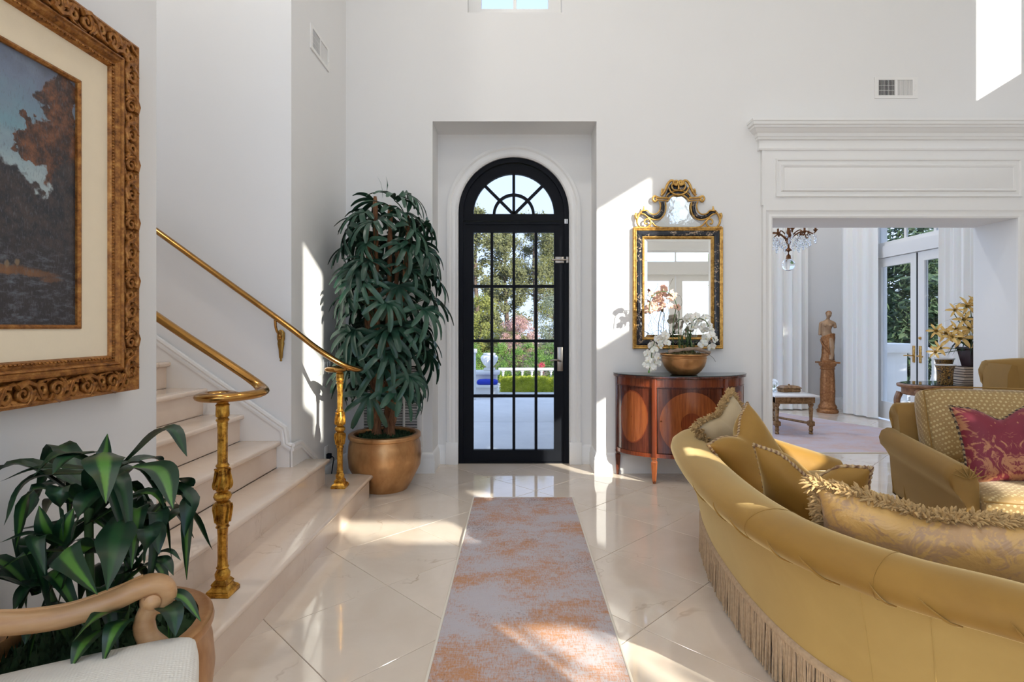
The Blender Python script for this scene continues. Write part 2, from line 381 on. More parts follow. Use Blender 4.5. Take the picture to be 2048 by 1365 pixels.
# ------------------------------------------------------------------ glazing
WN = [0]
def window(rect, ax, at, cols, rows, fw=.05, mw=.025, depth=.05, gm='glass', fm='vinyl', bottom=None, lab=None, name=None):
    a0, a1, z0, z1 = rect; WN[0] += 1
    def bx(mb, p, q, r, s, d0, d1): return mb.box((p, d0, r), (q, d1, s)) if ax == 'x' else mb.box((d0, p, r), (d1, q, s))
    fr = MB(); d0, d1 = at - depth / 2, at + depth / 2; fb = bottom or fw
    bx(fr, a0, a0 + fw, z0, z1, d0, d1); bx(fr, a1 - fw, a1, z0, z1, d0, d1); bx(fr, a0 + fw, a1 - fw, z1 - fw, z1, d0, d1); bx(fr, a0 + fw, a1 - fw, z0, z0 + fb, d0, d1)
    o = struct(name or 'window_%d' % WN[0], fr, M[fm], lab or 'white framed window glazing', sm=0)
    ga0, ga1, gz0, gz1 = a0 + fw, a1 - fw, z0 + fb, z1 - fw; m0, m1 = at - depth * .3, at + depth * .3
    for c in range(1, cols):
        x = lerp(ga0, ga1, c / cols); obj('mullion', bx(MB(), x - mw/2, x + mw/2, gz0, gz1, m0, m1), M[fm], o, 0)
    for r in range(1, rows):
        z = lerp(gz0, gz1, r / rows); obj('mullion', bx(MB(), ga0, ga1, z - mw/2, z + mw/2, m0 + .004, m1 - .004), M[fm], o, 0)
    for c in range(cols):
        for r in range(rows):
            obj('pane', bx(MB(), lerp(ga0, ga1, c / cols), lerp(ga0, ga1, (c+1) / cols), lerp(gz0, gz1, r / rows), lerp(gz0, gz1, (r+1) / rows), at - .003, at + .003), M[gm], o, 0)
    return o
window(UW, 'x', YB + .17, 2, 3, fw=.115, mw=.03, gm='glass_door', lab='small high window above the arched door')
window(REAR[0], 'x', YR - .1, 4, 6); window(ADD_STW, 'y', -4.68, 2, 3); window(ADD_LRW, 'y', FX0 - .1, 3, 4)  # three windows out of view, added for light
window(REAR[2], 'x', YR - .1, 2, 1, .04); window(REAR[3], 'x', YR - .1, 1, 1, .03); window(REAR[4], 'x', YR - .1, 1, 2, .03)
for i, (p, q) in enumerate(((2.55, 3.455), (3.465, 4.37))): window((p, q, 0, 2.45), 'x', YR - .1, 1, 1, .14, bottom=.25, name='door_%d' % (10 + i), lab='white glazed door in the rear wall')
for k, h in enumerate(RIGHT): window(h, 'y', XR + .1, 1, 1, (.09, .04, .12, .12)[k], name='door_12' if k == 0 else None)

# ------------------------------------------------------------------ mouldings
BBP = [(0, 0), (.022, 0), (.022, .118), (.017, .125), (.019, .140), (.010, .160), (.006, .178), (0, .182)]
def base_board(name, path): struct(name, MB().sweep([(x, y, 0) for x, y in path], BBP), M['trim'], sm=50)
base_board('baseboard_back', [(NX1, NY), (NX1, YB), (OX0 - .10, YB)])
base_board('baseboard_left', [(XL, 4.24), (XL, YB), (NX0, YB), (NX0, NY)])
base_board('baseboard_niche', [(NX0, NY), (-.68, NY)]); base_board('baseboard_niche', [(.607, NY), (NX1, NY)])
base_board('baseboard_painting', [(XL, YR), (XL, SY0 - .02)])
base_board('baseboard_sitting', [(FX0, FY1), (2.0, FY1)]); base_board('baseboard_sitting', [(4.1, FY1), (FX1, FY1), (FX1, 7.98)]); base_board('baseboard_sitting', [(FX1, 6.24), (FX1, YW), (OX1 + .1, YW)])
base_board('baseboard_right', [(OX1 + .1, YB), (XR, YB), (XR, -.5)])
# arched door casing
cas = [(0, 0), (.018, 0), (.03, .012), (.022, .03), (.028, .05), (.02, .07), (.034, .085), (.03, .108), (0, .112)]
path = [Vector((DX - DR, NY, .21))] + [Vector((DX + DR * cos(a), NY, DS + DR * sin(a))) for a in [PI - PI * k / 32 for k in range(33)]] + [Vector((DX + DR, NY, .21))]
rings = []
for i, p in enumerate(path):
    d = Vector((p.x - DX, 0, p.z - DS)).normalized() if p.z > DS else Vector((1 if p.x > DX else -1, 0, 0))
    rings.append([p + d * w + Vector((0, -o, 0)) for o, w in cas])
cs = MB().ring(rings)
struct('trim_1', cs, M['trim'], 'white moulded arch casing around the black door', sm=40)
for sx in (-1, 1):
    x0 = DX + sx * DR; x1 = x0 + sx * .118
    struct('trim_2', MB().rbox((min(x0, x1), NY - .042, 0), (max(x0, x1), NY + .01, .21), .004), M['trim'], 'white plinth block at the foot of the door casing')
# cased opening, frieze and cornice
cw = .09
prof = [(0, 0), (.02, 0), (.026, .014), (.02, .03), (.024, .05), (.034, .066), (.034, cw), (0, cw)]
pth = [(OX0, 0, -1), (OX0, OZ, 0), (OX1, OZ, 0), (OX1, 0, 1)]
rg = []
for k, (x, z, sd) in enumerate(pth):
    dx = -1 if x == OX0 else 1; dz = 1 if z > 0 else 0
    rg.append([Vector((x + dx * w, YB - o, z + dz * w)) for o, w in prof])
struct('trim_3', MB().ring(rg), M['trim'], 'white moulded casing of the wide opening', sm=30)
rg = [[Vector((v.x, YW + (YB - v.y), v.z)) for v in r] for r in rg]
struct('trim_4', MB().ring(rg), M['trim'], sm=30)
fx0, fx1, fz0, fz1 = OX0 - cw, OX1 + cw, OZ + cw, 3.0
frz = MB(); frz.box((fx0 + .005, YB - .03, fz0), (fx1 - .005, YB, fz1 - .05))
frieze = struct('trim_5', frz, M['trim'], 'white panelled frieze above the wide opening', sm=0)
def rect_mould(x0, x1, z0, z1, prof, y):
    r = []
    for x, z, dx, dz in ((x0, z0, 1, 1), (x1, z0, -1, 1), (x1, z1, -1, -1), (x0, z1, 1, -1)):
        r.append([Vector((x + dx * w, y - o, z + dz * w)) for o, w in prof])
    return MB().ring(r, loop=True)
px0, px1, pz0, pz1 = (1548 - U0) / 224.2, (2036 - U0) / 224.2, H + (655 - 396) / 224.2, H + (655 - 320) / 224.2
obj('panel_moulding', rect_mould(px0, px1, pz0, pz1, [(0, 0), (.014, .002), (.012, .012), (0, .02)], YB - .03), M['trim'], frieze, 30)
obj('panel_moulding', rect_mould(px0 + .06, px1 - .06, pz0 + .06, pz1 - .06, [(0, -.012), (.016, -.004), (.010, .012), (-.002, .02)], YB - .03), M['trim'], frieze, 30)
obj('panel', MB().rbox((px0 + .075, YB - .036, pz0 + .075), (px1 - .075, YB - .02, pz1 - .075), .003), M['trim'], frieze, 30)
CP = [(0, 2.87), (.038, 2.87), (.042, 2.885), (.036, 2.90), (.036, 2.955), (.052, 2.962), (.055, 2.978), (.062, 2.985), (.066, 3.012), (.082, 3.022), (.098, 3.045), (.108, 3.05), (.110, 3.065), (.122, 3.072), (.126, 3.095), (.132, 3.10), (.132, 3.12), (0, 3.125)]
cp = [(fx0, YB, 0), (fx0, YB - .001, 0), (fx1, YB - .001, 0), (fx1, YB, 0)]
struct('trim_6', MB().sweep([(fx0, YB + .1, 0), (fx0, YB, 0), (fx1, YB, 0), (fx1, YB + .1, 0)], CP), M['trim'], 'deep white stepped cornice over the wide opening', sm=25)
for x in (fx0, fx1): obj('side_bead', MB().box((x - .008, YB - .034, fz0 + .02), (x + .012, YB, 2.88)), M['trim'], frieze, 0)

# ------------------------------------------------------------------ black arched door
door = struct('door_1', MB().box((DX - DR, NY + .005, 0), (DX - DR + .045, NY + .09, DS)).box((DX + DR - .045, NY + .005, 0), (DX + DR, NY + .09, DS)).box((DX - DR + .045, NY + .005, 0), (DX + DR - .045, NY + .09, .012)), M['black'], 'black arched iron door with a fanlight and sixteen panes', sm=0)
def arch_ring(r0, r1, y0, y1, zc, n=32, x=DX):
    rg = []
    for k in range(n + 1):
        a = PI * k / n; rg.append([Vector((x + r * cos(a), y, zc + r * sin(a))) for r, y in ((r0, y0), (r1, y0), (r1, y1), (r0, y1))])
    return MB().ring(rg)
obj('arch_frame', arch_ring(DR - .045, DR, NY + .005, NY + .09, DS), M['black'], door, 40)
obj('arch_infill', arch_ring(.386, DR - .043, NY + .03, NY + .075, 2.385), M['black'], door, 40)
obj('transom_bar', MB().box((DX - DR + .04, NY + .015, 2.318), (DX + DR - .04, NY + .085, 2.383)), M['black'], door, 0)
lx0, lx1, gz0, gz1 = DX - .481, DX + .481, .124, 2.21; gx0, gx1 = DX - .386, DX + .386
lf = MB(); y0, y1 = NY + .025, NY + .075
lf.box((lx0, y0, .014), (gx0, y1, 2.312)); lf.box((gx1, y0, .014), (lx1, y1, 2.312)); lf.box((gx0, y0, .014), (gx1, y1, gz0)); lf.box((gx0, y0, gz1), (gx1, y1, 2.312))
leaf = obj('door_leaf', lf, M['black'], door, 0)
cxs = [gx0] + [(u - U0) / 210 for u in (983.3, 1027.7, 1072.3)] + [gx1]; czs = [gz0] + [H + (655 - v) / 210 for v in (793.5, 682.5, 572.5)] + [gz1]
for x in cxs[1:-1]: obj('muntin', MB().box((x - .0135, y0 + .006, gz0), (x + .0135, y1 - .006, gz1)), M['black'], leaf, 0)
for z in czs[1:-1]: obj('muntin', MB().box((gx0, y0 + .008, z - .0135), (gx1, y1 - .008, z + .0135)), M['black'], leaf, 0)
for a, b in zip(cxs, cxs[1:]):
    for c, d in zip(czs, czs[1:]): obj('pane', MB().box((a, NY + .047, c), (b, NY + .053, d)), M['glass_door'], leaf, 0)
fan = obj('fanlight', arch_ring(.176, .202, NY + .035, NY + .07, 2.383), M['black'], door, 40)
for k in range(4):
    pts = [(DX, 2.383)] + [(DX + .386 * cos(a), 2.383 + .386 * sin(a)) for a in [PI * (k + q / 8) / 4 for q in range(9)]]
    obj('pane', MB().prism(pts, NY + .047, NY + .053), M['glass_door'], fan, 0)
for a in (45, 90, 135):
    a = math.radians(a); d = Vector((cos(a), 0, sin(a))); nrm = Vector((-sin(a), 0, cos(a))); c = Vector((DX, 0, 2.383)); q = []
    for t, w in ((0, -1), (.39, -1), (.39, 1), (0, 1)):
        v = c + d * t + nrm * .0135 * w; q.append((v.x, v.z))
    obj('muntin', MB().prism(q, NY + .037, NY + .068), M['black'], fan, 0)
M['nickel'] = plain('aged_nickel', (.30, .27, .24), .3, 1, var=.3, vs=30)
hp = P(1120, 719, NY)
hd = obj('lock_plate', MB().rbox((hp.x - .026, NY + .012, hp.z - .115), (hp.x + .03, NY + .026, hp.z + .115), .004), M['nickel'], door)
obj('lever', MB().tube(catmull([(hp.x + .01, NY + .02, hp.z - .02), (hp.x - .005, NY - .03, hp.z - .015), (hp.x - .04, NY - .04, hp.z - .005), (hp.x - .095, NY - .035, hp.z - .012)], 5), .009, 8), M['nickel'], hd)
hz = P(1122, 520, NY).z
bolt = obj('slide_bolt', MB().rbox((.36, NY + .008, hz - .03), (.45, NY + .026, hz + .03), .003).rbox((.463, NY - .002, hz - .03), (.49, NY + .012, hz + .03), .003), M['nickel'], door)
obj('bolt_rod', MB().tube([(.33, NY + .005, hz), (.485, NY + .005, hz)], .009, 8), M['nickel'], bolt)
hh = P(1135, 443, NY).z
obj('hinge', MB().rbox((.448, NY - .004, hh - .022), (.462, NY + .03, hh + .022), .002).rbox((.466, NY - .004, hh - .022), (.478, NY + .03, hh + .022), .002), plain('steel', (.7, .7, .7), .3, 1), door)
obj('closer_rail', MB().box((lx0 + .02, NY + .012, 2.283), (lx1 - .03, NY + .024, 2.296)), M['black'], door, 0)
# ------------------------------------------------------------------ marble staircase
RS, TR = .178, .247
st = thing('staircase', 'polished rose-cream marble staircase with rounded tread edges', None, (0, 0, 0)); st['kind'] = 'structure'
for k in range(1, 10):
    nx = -1.10 - TR * (k - 1); y0, y1 = {1: (1.92, 4.22), 2: (2.09, 3.96)}.get(k, (SY0 + .002, SY1 - .002))
    e = .028 if k < 3 else 0
    obj('riser', MB().box((max(nx - .03 - TR - (.2 if k < 2 else .05), -1.525) if k < 3 else nx - .03 - TR, y0 + e, (k - 1) * RS), (nx - .03, y1 - e, k * RS - .03)), M['stair'], st, 0)
    if k >= 3: obj('riser_base', MB().box((nx - .03 - TR, y0, 0), (nx - .06, y1, (k - 1) * RS)), M['stair'], st, 0)
    obj('tread', MB().rbox((max(nx - TR - .03 - (.15 if k < 2 else 0), -1.528 if k < 2 else -9), y0, k * RS - .032), (nx, y1, k * RS), .0135, 3), M['stair'], st, 40)
# skirting that follows the stair
sk = MB(); zt = lambda x: .62 + .70 * (-1.549 - x)
sk.prism([(-3.3, .9), (-3.3, zt(-3.3)), (-1.549, .62), (-1.535, .50), (-1.535, .2)], SY1 - .014, SY1 + .002)
sk.prism([(SY1 - .014, .2), (SY1 - .014, .505), (3.84, .50), (4.14, .315), (4.24, .182), (4.24, .01), (SY1, .01)], XL, XL + .014, 'x')
skirt = struct('trim_7', sk, M['trim'], 'white skirting board stepping up beside the marble stair', sm=0)
cp_ = [(0, -.045), (.012, -.045), (.014, -.03), (.008, -.02), (.02, -.008), (.018, .006), (0, .01)]
rg = []
for x, z, nx, nz in ((-3.3, zt(-3.3), .573, .819), (-1.56, .628, .78, .62), (-1.544, .52, .9, .3), (-1.516, .51, .3, 1)):
    rg.append([Vector((x + nx * h, SY1 - .013 - o, z + nz * h)) for o, h in cp_])
obj('cap_moulding', MB().ring(rg), M['trim'], skirt, 30)
rg = [[Vector((XL + .013 + o, y, z + h)) for o, h in cp_] for y, z in ((SY1 - .02, .51), (3.84, .505), (4.14, .32), (4.235, .19))]
obj('cap_moulding', MB().ring(rg), M['trim'], skirt, 30)

# ------------------------------------------------------------------ handrails on gilt newels
NEW = [(.0, .06), (.024, .062), (.027, .07), (.028, .085), (.022, .097), (.019, .104), (.023, .11), (.019, .116), (.0195, .27), (.0195, .274), (.025, .279), (.021, .287), (.022, .295), (.026, .335), (.030, .365), (.027, .383), (.02, .388), (.029, .396), (.033, .408), (.029, .42), (.019, .428), (.024, .434), (.030, .452), (.027, .485), (.022, .52), (.021, .528), (.025, .536), (.019, .545), (.0195, .548), (.0195, .712), (.019, .718), (.025, .728), (.018, .738), (.024, .742), (.025, .752), (.0235, .785), (.026, .79), (.020, .798), (.028, .812), (.031, .822), (0, .824)]
def flute(a, z):
    if .118 < z < .268 or .55 < z < .71: return 1 - .16 * abs(cos(4 * a)) ** .6
    if .295 < z < .38 or .436 < z < .52: return 1 + .07 * sin(3 * a + z * 60)
    return 1
pr = []
for (r0, z0), (r1, z1) in zip(NEW, NEW[1:]):
    pr.append((r0, z0))
    for k in range(1, 6 if z1 - z0 > .1 else (3 if z1 - z0 > .03 else 1)): pr.append((lerp(r0, r1, k / 6), lerp(z0, z1, k / 6)))
pr.append(NEW[-1])
def newel(parent, x, y, z):
    o = obj('newel_post', MB().lathe([(max(r, .0005) * 1.08, h * 1.005) for r, h in pr], 40, fn=flute), M['gold'], parent, 30, (x, y, z))
    b = MB(); b.rbox((-.05, -.05, 0), (.05, .05, .018), .003)
    sq = [(.046, .018), (.044, .024), (.034, .032), (.03, .04), (.033, .046), (.03, .052), (.024, .06), (.02, .064)]
    b.ring([[(s * r, t * r, h) for s, t in ((-1, -1), (1, -1), (1, 1), (-1, 1))] for r, h in sq])
    obj('base_block', b, M['gold'], o, 25)
    for k in range(8):                                   # acanthus leaves wrapped round the two vases
        a = 2 * PI * k / 8; pts = []
        for zz, rr in ((.44, .030), (.46, .034), (.49, .031), (.515, .027), (.525, .031)): pts.append((cos(a + .2 * sin(zz * 40)) * rr, sin(a + .2 * sin(zz * 40)) * rr, zz))
        obj('carved_leaf', MB().tube(catmull(pts, 3), [.004, .006, .007, .007, .007, .006, .006, .005, .005, .005, .005, .005, .004], 5), M['gold'], o, 60)
        pts = [(cos(a + .4) * r_, sin(a + .4) * r_, z_) for z_, r_ in ((.30, .026), (.33, .030), (.36, .034), (.378, .031))]
        obj('carved_leaf', MB().tube(catmull(pts, 3), .006, 5), M['gold'], o, 60)
    return o
def rail(parent, pts):
    pt = catmull(pts, 7); n = len(pt); mb = MB()
    rings = []; prev = None
    prof = [(.026 * cos(a) * (1 + .12 * cos(2 * a)), .019 * sin(a)) for a in [2 * PI * k / 16 for k in range(16)]]
    for i, p in enumerate(pt):
        t = (pt[min(i + 1, n - 1)] - pt[max(i - 1, 0)]).normalized(); s_ = t.cross(Vector((0, 0, 1)))
        s_ = s_.normalized() if s_.length > 1e-4 else prev; prev = s_; u = s_.cross(t)
        q = 1 if i < n - 4 else .8
        rings.append([p + s_ * a * q + u * b * q for a, b in prof])
    return obj('rail', mb.ring(rings), M['brass'], parent, 60)
hr = thing('handrail', 'brass handrail of the near stair side ending in a scroll over a gilt post', 'handrail', (0, 0, 0), group='stair handrails')
rail(hr, [(-3.3, 2.52, 2.50), (-2.4, 2.52, 1.872), (-1.654, 2.52, 1.350), (-1.36, 2.52, 1.155), (-1.215, 2.51, 1.062), (-1.15, 2.475, 1.024), (-1.13, 2.41, 1.012), (-1.165, 2.33, 1.008), (-1.24, 2.275, 1.006), (-1.315, 2.29, 1.006), (-1.335, 2.35, 1.006), (-1.29, 2.395, 1.006), (-1.235, 2.385, 1.006), (-1.215, 2.34, 1.006), (-1.245, 2.32, 1.006)])
newel(hr, -1.244, 2.32, RS)
hw_ = thing('handrail', 'wall-side brass handrail ending over the gilt post next to the palm', 'handrail', (0, 0, 0), group='stair handrails')
rail(hw_, [(-3.4, 3.62, 2.68), (-2.376, 3.62, 1.935), (-1.553, 3.62, 1.338), (-1.33, 3.63, 1.165), (-1.18, 3.67, 1.058), (-1.105, 3.74, 1.014), (-1.10, 3.83, 1.008), (-1.16, 3.905, 1.006), (-1.25, 3.925, 1.006), (-1.315, 3.88, 1.006), (-1.305, 3.81, 1.006), (-1.25, 3.79, 1.006), (-1.215, 3.83, 1.006), (-1.245, 3.857, 1.006)])
newel(hw_, -1.245, 3.857, RS)
bk = MB(); bx_ = -1.595
bk.lathe([(.004, -.17), (.009, -.165), (.006, -.155), (.012, -.145), (.016, -.09), (.024, -.05), (.021, -.035), (.027, -.02), (.027, .02), (.02, .035), (.005, .045)], 12, (0, 0, 0), M=Matrix.Translation((bx_, SY1 - .012, 1.24)) @ Matrix.Diagonal((1, .5, 1, 1)))
brk = obj('bracket', bk, plain('antique_brass', (.36, .22, .06), .35, 1, var=.4, vs=60), hw_, 40)
obj('bracket_arm', MB().tube(catmull([(bx_, SY1 - .01, 1.26), (bx_, SY1 - .06, 1.265), (bx_, 3.63, 1.30), (bx_, 3.62, 1.35)], 4), .009, 8), M['brass'], brk)
obj('mask', MB().lathe([(.001, -.03), (.014, -.022), (.017, 0), (.012, .02), (.001, .028)], 10, (bx_, SY1 - .03, 1.245)), M['brass'], brk, 60)

# ------------------------------------------------------------------ wall plates and vents
def plate(name, label, cat, y0, y1, z0, z1, n, group=None):
    t = thing(name, label, cat, (0, 0, 0), group=group)
    obj('cover', MB().rbox((XL - .001, y0, z0), (XL + .006, y1, z1), .002), M['vinyl'], t, 40)
    for k in range(n):
        c = lerp(y0, y1, (k + .5) / n); obj('rocker', MB().rbox((XL + .004, c - .016, lerp(z0, z1, .22)), (XL + .011, c + .016, lerp(z0, z1, .78)), .002), M['vinyl'], t, 40)
    return t
plate('light_switch', 'single white light switch on the wall left of the bank of three', 'light switch', 4.19, 4.27, .93, 1.05, 1)
plate('light_switch', 'white three-gang light switch behind the brass handrail', 'light switch', 4.33, 4.50, .93, 1.05, 3)
ot = thing('outlet', 'white power outlet low on the wall beside the stair end', 'outlet', (0, 0, 0))
obj('cover', MB().rbox((XL - .001, 4.36, .23), (XL + .006, 4.44, .35), .002), M['vinyl'], ot, 40)
obj('plug', MB().rbox((XL + .005, 4.38, .25), (XL + .04, 4.42, .29), .006), M['dark'], ot, 40)
obj('cord', MB().tube(catmull([(XL + .04, 4.40, .27), (XL + .06, 4.40, .25), (XL + .05, 4.41, .2), (XL + .03, 4.42, .03), (XL + .03, 4.6, .01)], 5), .004, 6), M['dark'], ot)
vt = thing('air_vent', 'white air vent with a dark grid and pale slats above the wide opening', 'vent', (0, 0, 0), group='wall vents')
def vent(t, fn, w, h):                                    # fn maps (a across, z, out) to the wall
    def bx(a0, a1, z0, z1, o0, o1):
        p, q = fn(a0, z0, o0), fn(a1, z1, o1); return MB().box([min(i, j) for i, j in zip(p, q)], [max(i, j) for i, j in zip(p, q)])
    b = bx(0, w, 0, .022, 0, .008); f = MB()
    for a0, a1, z0, z1 in ((0, w, 0, .025), (0, w, h - .025, h), (0, .035, .025, h - .025), (w - .045, w, .025, h - .025), (w * .5 - .01, w * .5 + .01, .025, h - .025)):
        m = bx(a0, a1, z0, z1, 0, .008); f.add(m.v, m.f)
    obj('frame', f, M['vinyl'], t, 0); obj('duct_shade', bx(.03, w * .5, .02, h - .02, 0, .002), M['dark'], t, 0); obj('damper', bx(w * .5, w - .04, .02, h - .02, 0, .002), plain('grey_damper', (.55, .54, .53), .5), t, 0)  # flat dark sheet stands in for the shaded depth of the vent
    for k in range(12):
        for a0 in (.035, w * .5 + .01):
            ww = w * .5 - .045 if a0 < .1 else w * .5 - .055; a = a0 + ww * (k + .5) / 12
            obj('slat', bx(a - .0012, a + .0012, .025, h - .025, .002, .005), M['vinyl'], t, 0)
    for k in range(2): obj('cross_bar', bx(.035, w * .5 - .01, lerp(.025, h - .025, (k + 1) / 3) - .001, lerp(.025, h - .025, (k + 1) / 3) + .001, .001, .004), M['vinyl'], t, 0)
    obj('lever', bx(w - .03, w - .024, h * .35, h * .65, .006, .014), M['vinyl'], t, 0)
vx, vz = (1748 - U0) / 224.2, H + (655 - 197) / 224.2
vent(vt, lambda a, z, o: (vx + a, YB - o, vz + z), .384, .187)
v2 = thing('air_vent', 'white air vent high on the narrow wall left of the palm', 'vent', (0, 0, 0), group='wall vents')
vent(v2, lambda a, z, o: (XL + o, 4.055 + a, 3.364 + z), .397, .187)
gr = thing('return_grille', 'white louvred return grille on the wall behind the palm pot', 'grille', (0, 0, 0))
ga, gb, gz_, gt_ = -1.418, -.843, .185, 1.0
fr = MB()
for a0, a1, z0, z1 in ((ga, gb, gz_, gz_ + .045), (ga, gb, gt_ - .045, gt_), (ga, ga + .05, gz_ + .045, gt_ - .045), (gb - .05, gb, gz_ + .045, gt_ - .045), (-1.012 - .01, -1.012 + .01, gz_ + .045, gt_ - .045)): fr.rbox((a0, YB - .018, z0), (a1, YB + .001, z1), .003)
obj('frame', fr, M['trim'], gr, 30); obj('backing', MB().box((ga + .04, YB - .003, gz_ + .04), (gb - .04, YB, gt_ - .04)), M['dark'], gr, 0)  # dark sheet paints the shade behind the slats
sl_ = None
for x0, x1 in ((ga + .05, -1.022), (-1.002, gb - .05)):
    s0 = None
    for k in range(52):
        z = gz_ + .05 + k * .0139
        if s0 is None: s0 = obj('slat', MB().prism([(YB - .003, 0), (YB - .013, .001), (YB - .0125, -.0055), (YB - .011, -.006)], x0, x1, 'x'), M['trim'], gr, 0, (0, 0, z))
        else: inst(s0, gr, (0, 0, z))

# ------------------------------------------------------------------ gilt framed landscape
def gilt(name, dk, md, lt, rough=.42):
    t = NT(name); mottle = t.noise(t.coord(), 34, 6, .7)  # random mottling of the gilt tone
    t.p(t.ramp(mottle, [(.3, dk), (.52, md), (.72, lt)]), rough, .55); t.bump(t.noise(t.coord(), 70, 5), .22, .004); return t.mat
M['frame'] = gilt('antique_gilt_wood', (.10, .03, .006), (.34, .135, .028), (.56, .28, .075))
M['linen'] = plain('linen_liner', (.80, .68, .49), .8, var=.04, vs=20, bump=.1, bs=300)
pic = thing('framed_painting', 'large landscape painting in a wide carved gilt frame on the left wall', 'painting', (0, 0, 0))
PY0, PY1, PZ0, PZ1 = .34, 2.13, 1.058, 2.385
def fmould(prof, x=XL):                                    # prof: (out from wall, inward)
    r = []
    for y, z, dy, dz in ((PY0, PZ0, 1, 1), (PY1, PZ0, -1, 1), (PY1, PZ1, -1, -1), (PY0, PZ1, 1, -1)): r.append([Vector((x + o, y + dy * w, z + dz * w)) for o, w in prof])
    return MB().ring(r, loop=True)
obj('frame', fmould([(0, .01), (.03, .006), (.05, 0), (.068, .004), (.072, .012), (.058, .03), (.052, .055), (.058, .078), (.070, .086), (.072, .092), (.066, .097), (.064, .104), (.070, .108), (.066, .113), (.058, .118), (.060, .124), (.058, .135), (.048, .140), (.02, .142), (0, .142)]), M['frame'], pic, 28)
obj('liner', fmould([(.01, .138), (.046, .139), (.026, .238), (.012, .24)]), M['linen'], pic, 20)
obj('inner_lip', fmould([(.01, .236), (.030, .237), (.032, .243), (.026, .25), (.01, .25)]), M['frame'], pic, 30)
# the painted scene
t = NT('oil_painting'); sp = t.sep(t.coord()); yy, zz = sp[1], sp[2]
nz1 = t.noise(t.coord(), 9, 7, .65); nz2 = t.noise(t.coord(), 26, 6, .7); nz3 = t.noise(t.coord(scale=(1, 1.2, 3)), 5, 6, .6)
wz = t.math('ADD', zz, t.math('MULTIPLY', t.math('SUBTRACT', nz2, .5), .10)); vc = t.voro(t.coord(), 24, 'SMOOTH_F1'); wz = t.math('ADD', wz, t.math('MULTIPLY', t.math('SUBTRACT', vc, .3), .07)); wy = t.math('ADD', yy, t.math('MULTIPLY', t.math('SUBTRACT', t.math('ADD', nz1, t.math('MULTIPLY', vc, .5)), .62), .15))
c = t.ramp(t.math('MULTIPLY', t.math('SUBTRACT', wz, 1.55), 1.6), [(0, (.50, .46, .40)), (.3, (.40, .47, .47)), (.6, (.17, .30, .36)), (.85, (.16, .20, .28)), (1, (.10, .11, .15))])
c = t.mix(t.math('MULTIPLY', t.math('SUBTRACT', nz3, .45), 2.2, clamp=True), c, (.20, .24, .30))
def blob(c, u, v, ry, rz, col, soft=9., amt=1., raw=False):
    Y = 1617. / (1035 - u); Z = 1.3 - (v - 655) * Y / 1100
    a = t.math('DIVIDE', t.math('SUBTRACT', yy if raw else wy, Y), ry); b = t.math('DIVIDE', t.math('SUBTRACT', t.math('ADD', zz, t.math('MULTIPLY', nz2, .03)) if raw else wz, Z + (.015 if raw else 0)), rz)
    d = t.math('SQRT', t.math('ADD', t.math('MULTIPLY', a, a), t.math('MULTIPLY', b, b)))
    return t.mix(t.math('MULTIPLY', t.math('MULTIPLY', t.math('SUBTRACT', 1., d), soft, clamp=True), amt), c, col)
brown = t.mix(t.math('MULTIPLY', t.math('SUBTRACT', nz2, .42), 4., clamp=True), (.035, .020, .018), (.22, .085, .035))
dusk = t.mix(t.math('MULTIPLY', t.math('SUBTRACT', nz2, .4), 3., clamp=True), (.018, .020, .028), (.085, .060, .050))
for u, v, ry, rz in ((150, 215, .075, .10), (128, 290, .085, .085), (95, 285, .05, .05), (165, 330, .10, .16), (85, 235, .03, .035), (168, 180, .05, .05)): c = blob(c, u, v, ry, rz, brown)
for u, v, ry, rz in ((168, 430, .09, .2), (30, 430, .12, .17), (72, 410, .08, .13), (5, 380, .06, .10), (118, 470, .12, .14)): c = blob(c, u, v, ry, rz, dusk)
low = t.math('MULTIPLY', t.math('SUBTRACT', 1.60, wz), 14., clamp=True)
stk = t.math('MULTIPLY', t.math('SUBTRACT', t.noise(t.coord(scale=(1, 1.4, 4)), 14, 7, .75), .5), 5., clamp=True)
c = t.mix(low, c, t.mix(stk, t.mix(nz1, (.012, .014, .022), (.05, .038, .036)), (.13, .15, .18)))
for u, v, ry, rz, k in ((20, 535, .16, .018, .9), (80, 545, .14, .012, .8), (130, 560, .05, .01, .6)): c = blob(c, u, v, ry, rz, t.mix(nz2, (.07, .03, .015), (.28, .13, .05)), 2.5, k, True)
for u, v in ((12, 522), (42, 524), (62, 525)): c = blob(c, u, v, .010, .012, (.26, .17, .09), 3., .7, True)
c = t.mix(t.math('MULTIPLY', t.math('SUBTRACT', t.noise(t.coord(scale=(1, 3, 1)), 60, 3), .55), 3., clamp=True), c, (.12, .13, .15))
t.p(c, .42); t.bump(t.noise(t.coord(), 260, 3), .25, .002)
obj('canvas', MB().box((XL + .004, PY0 + .24, PZ0 + .24), (XL + .018, PY1 - .24, PZ1 - .24)), t.mat, pic, 0)
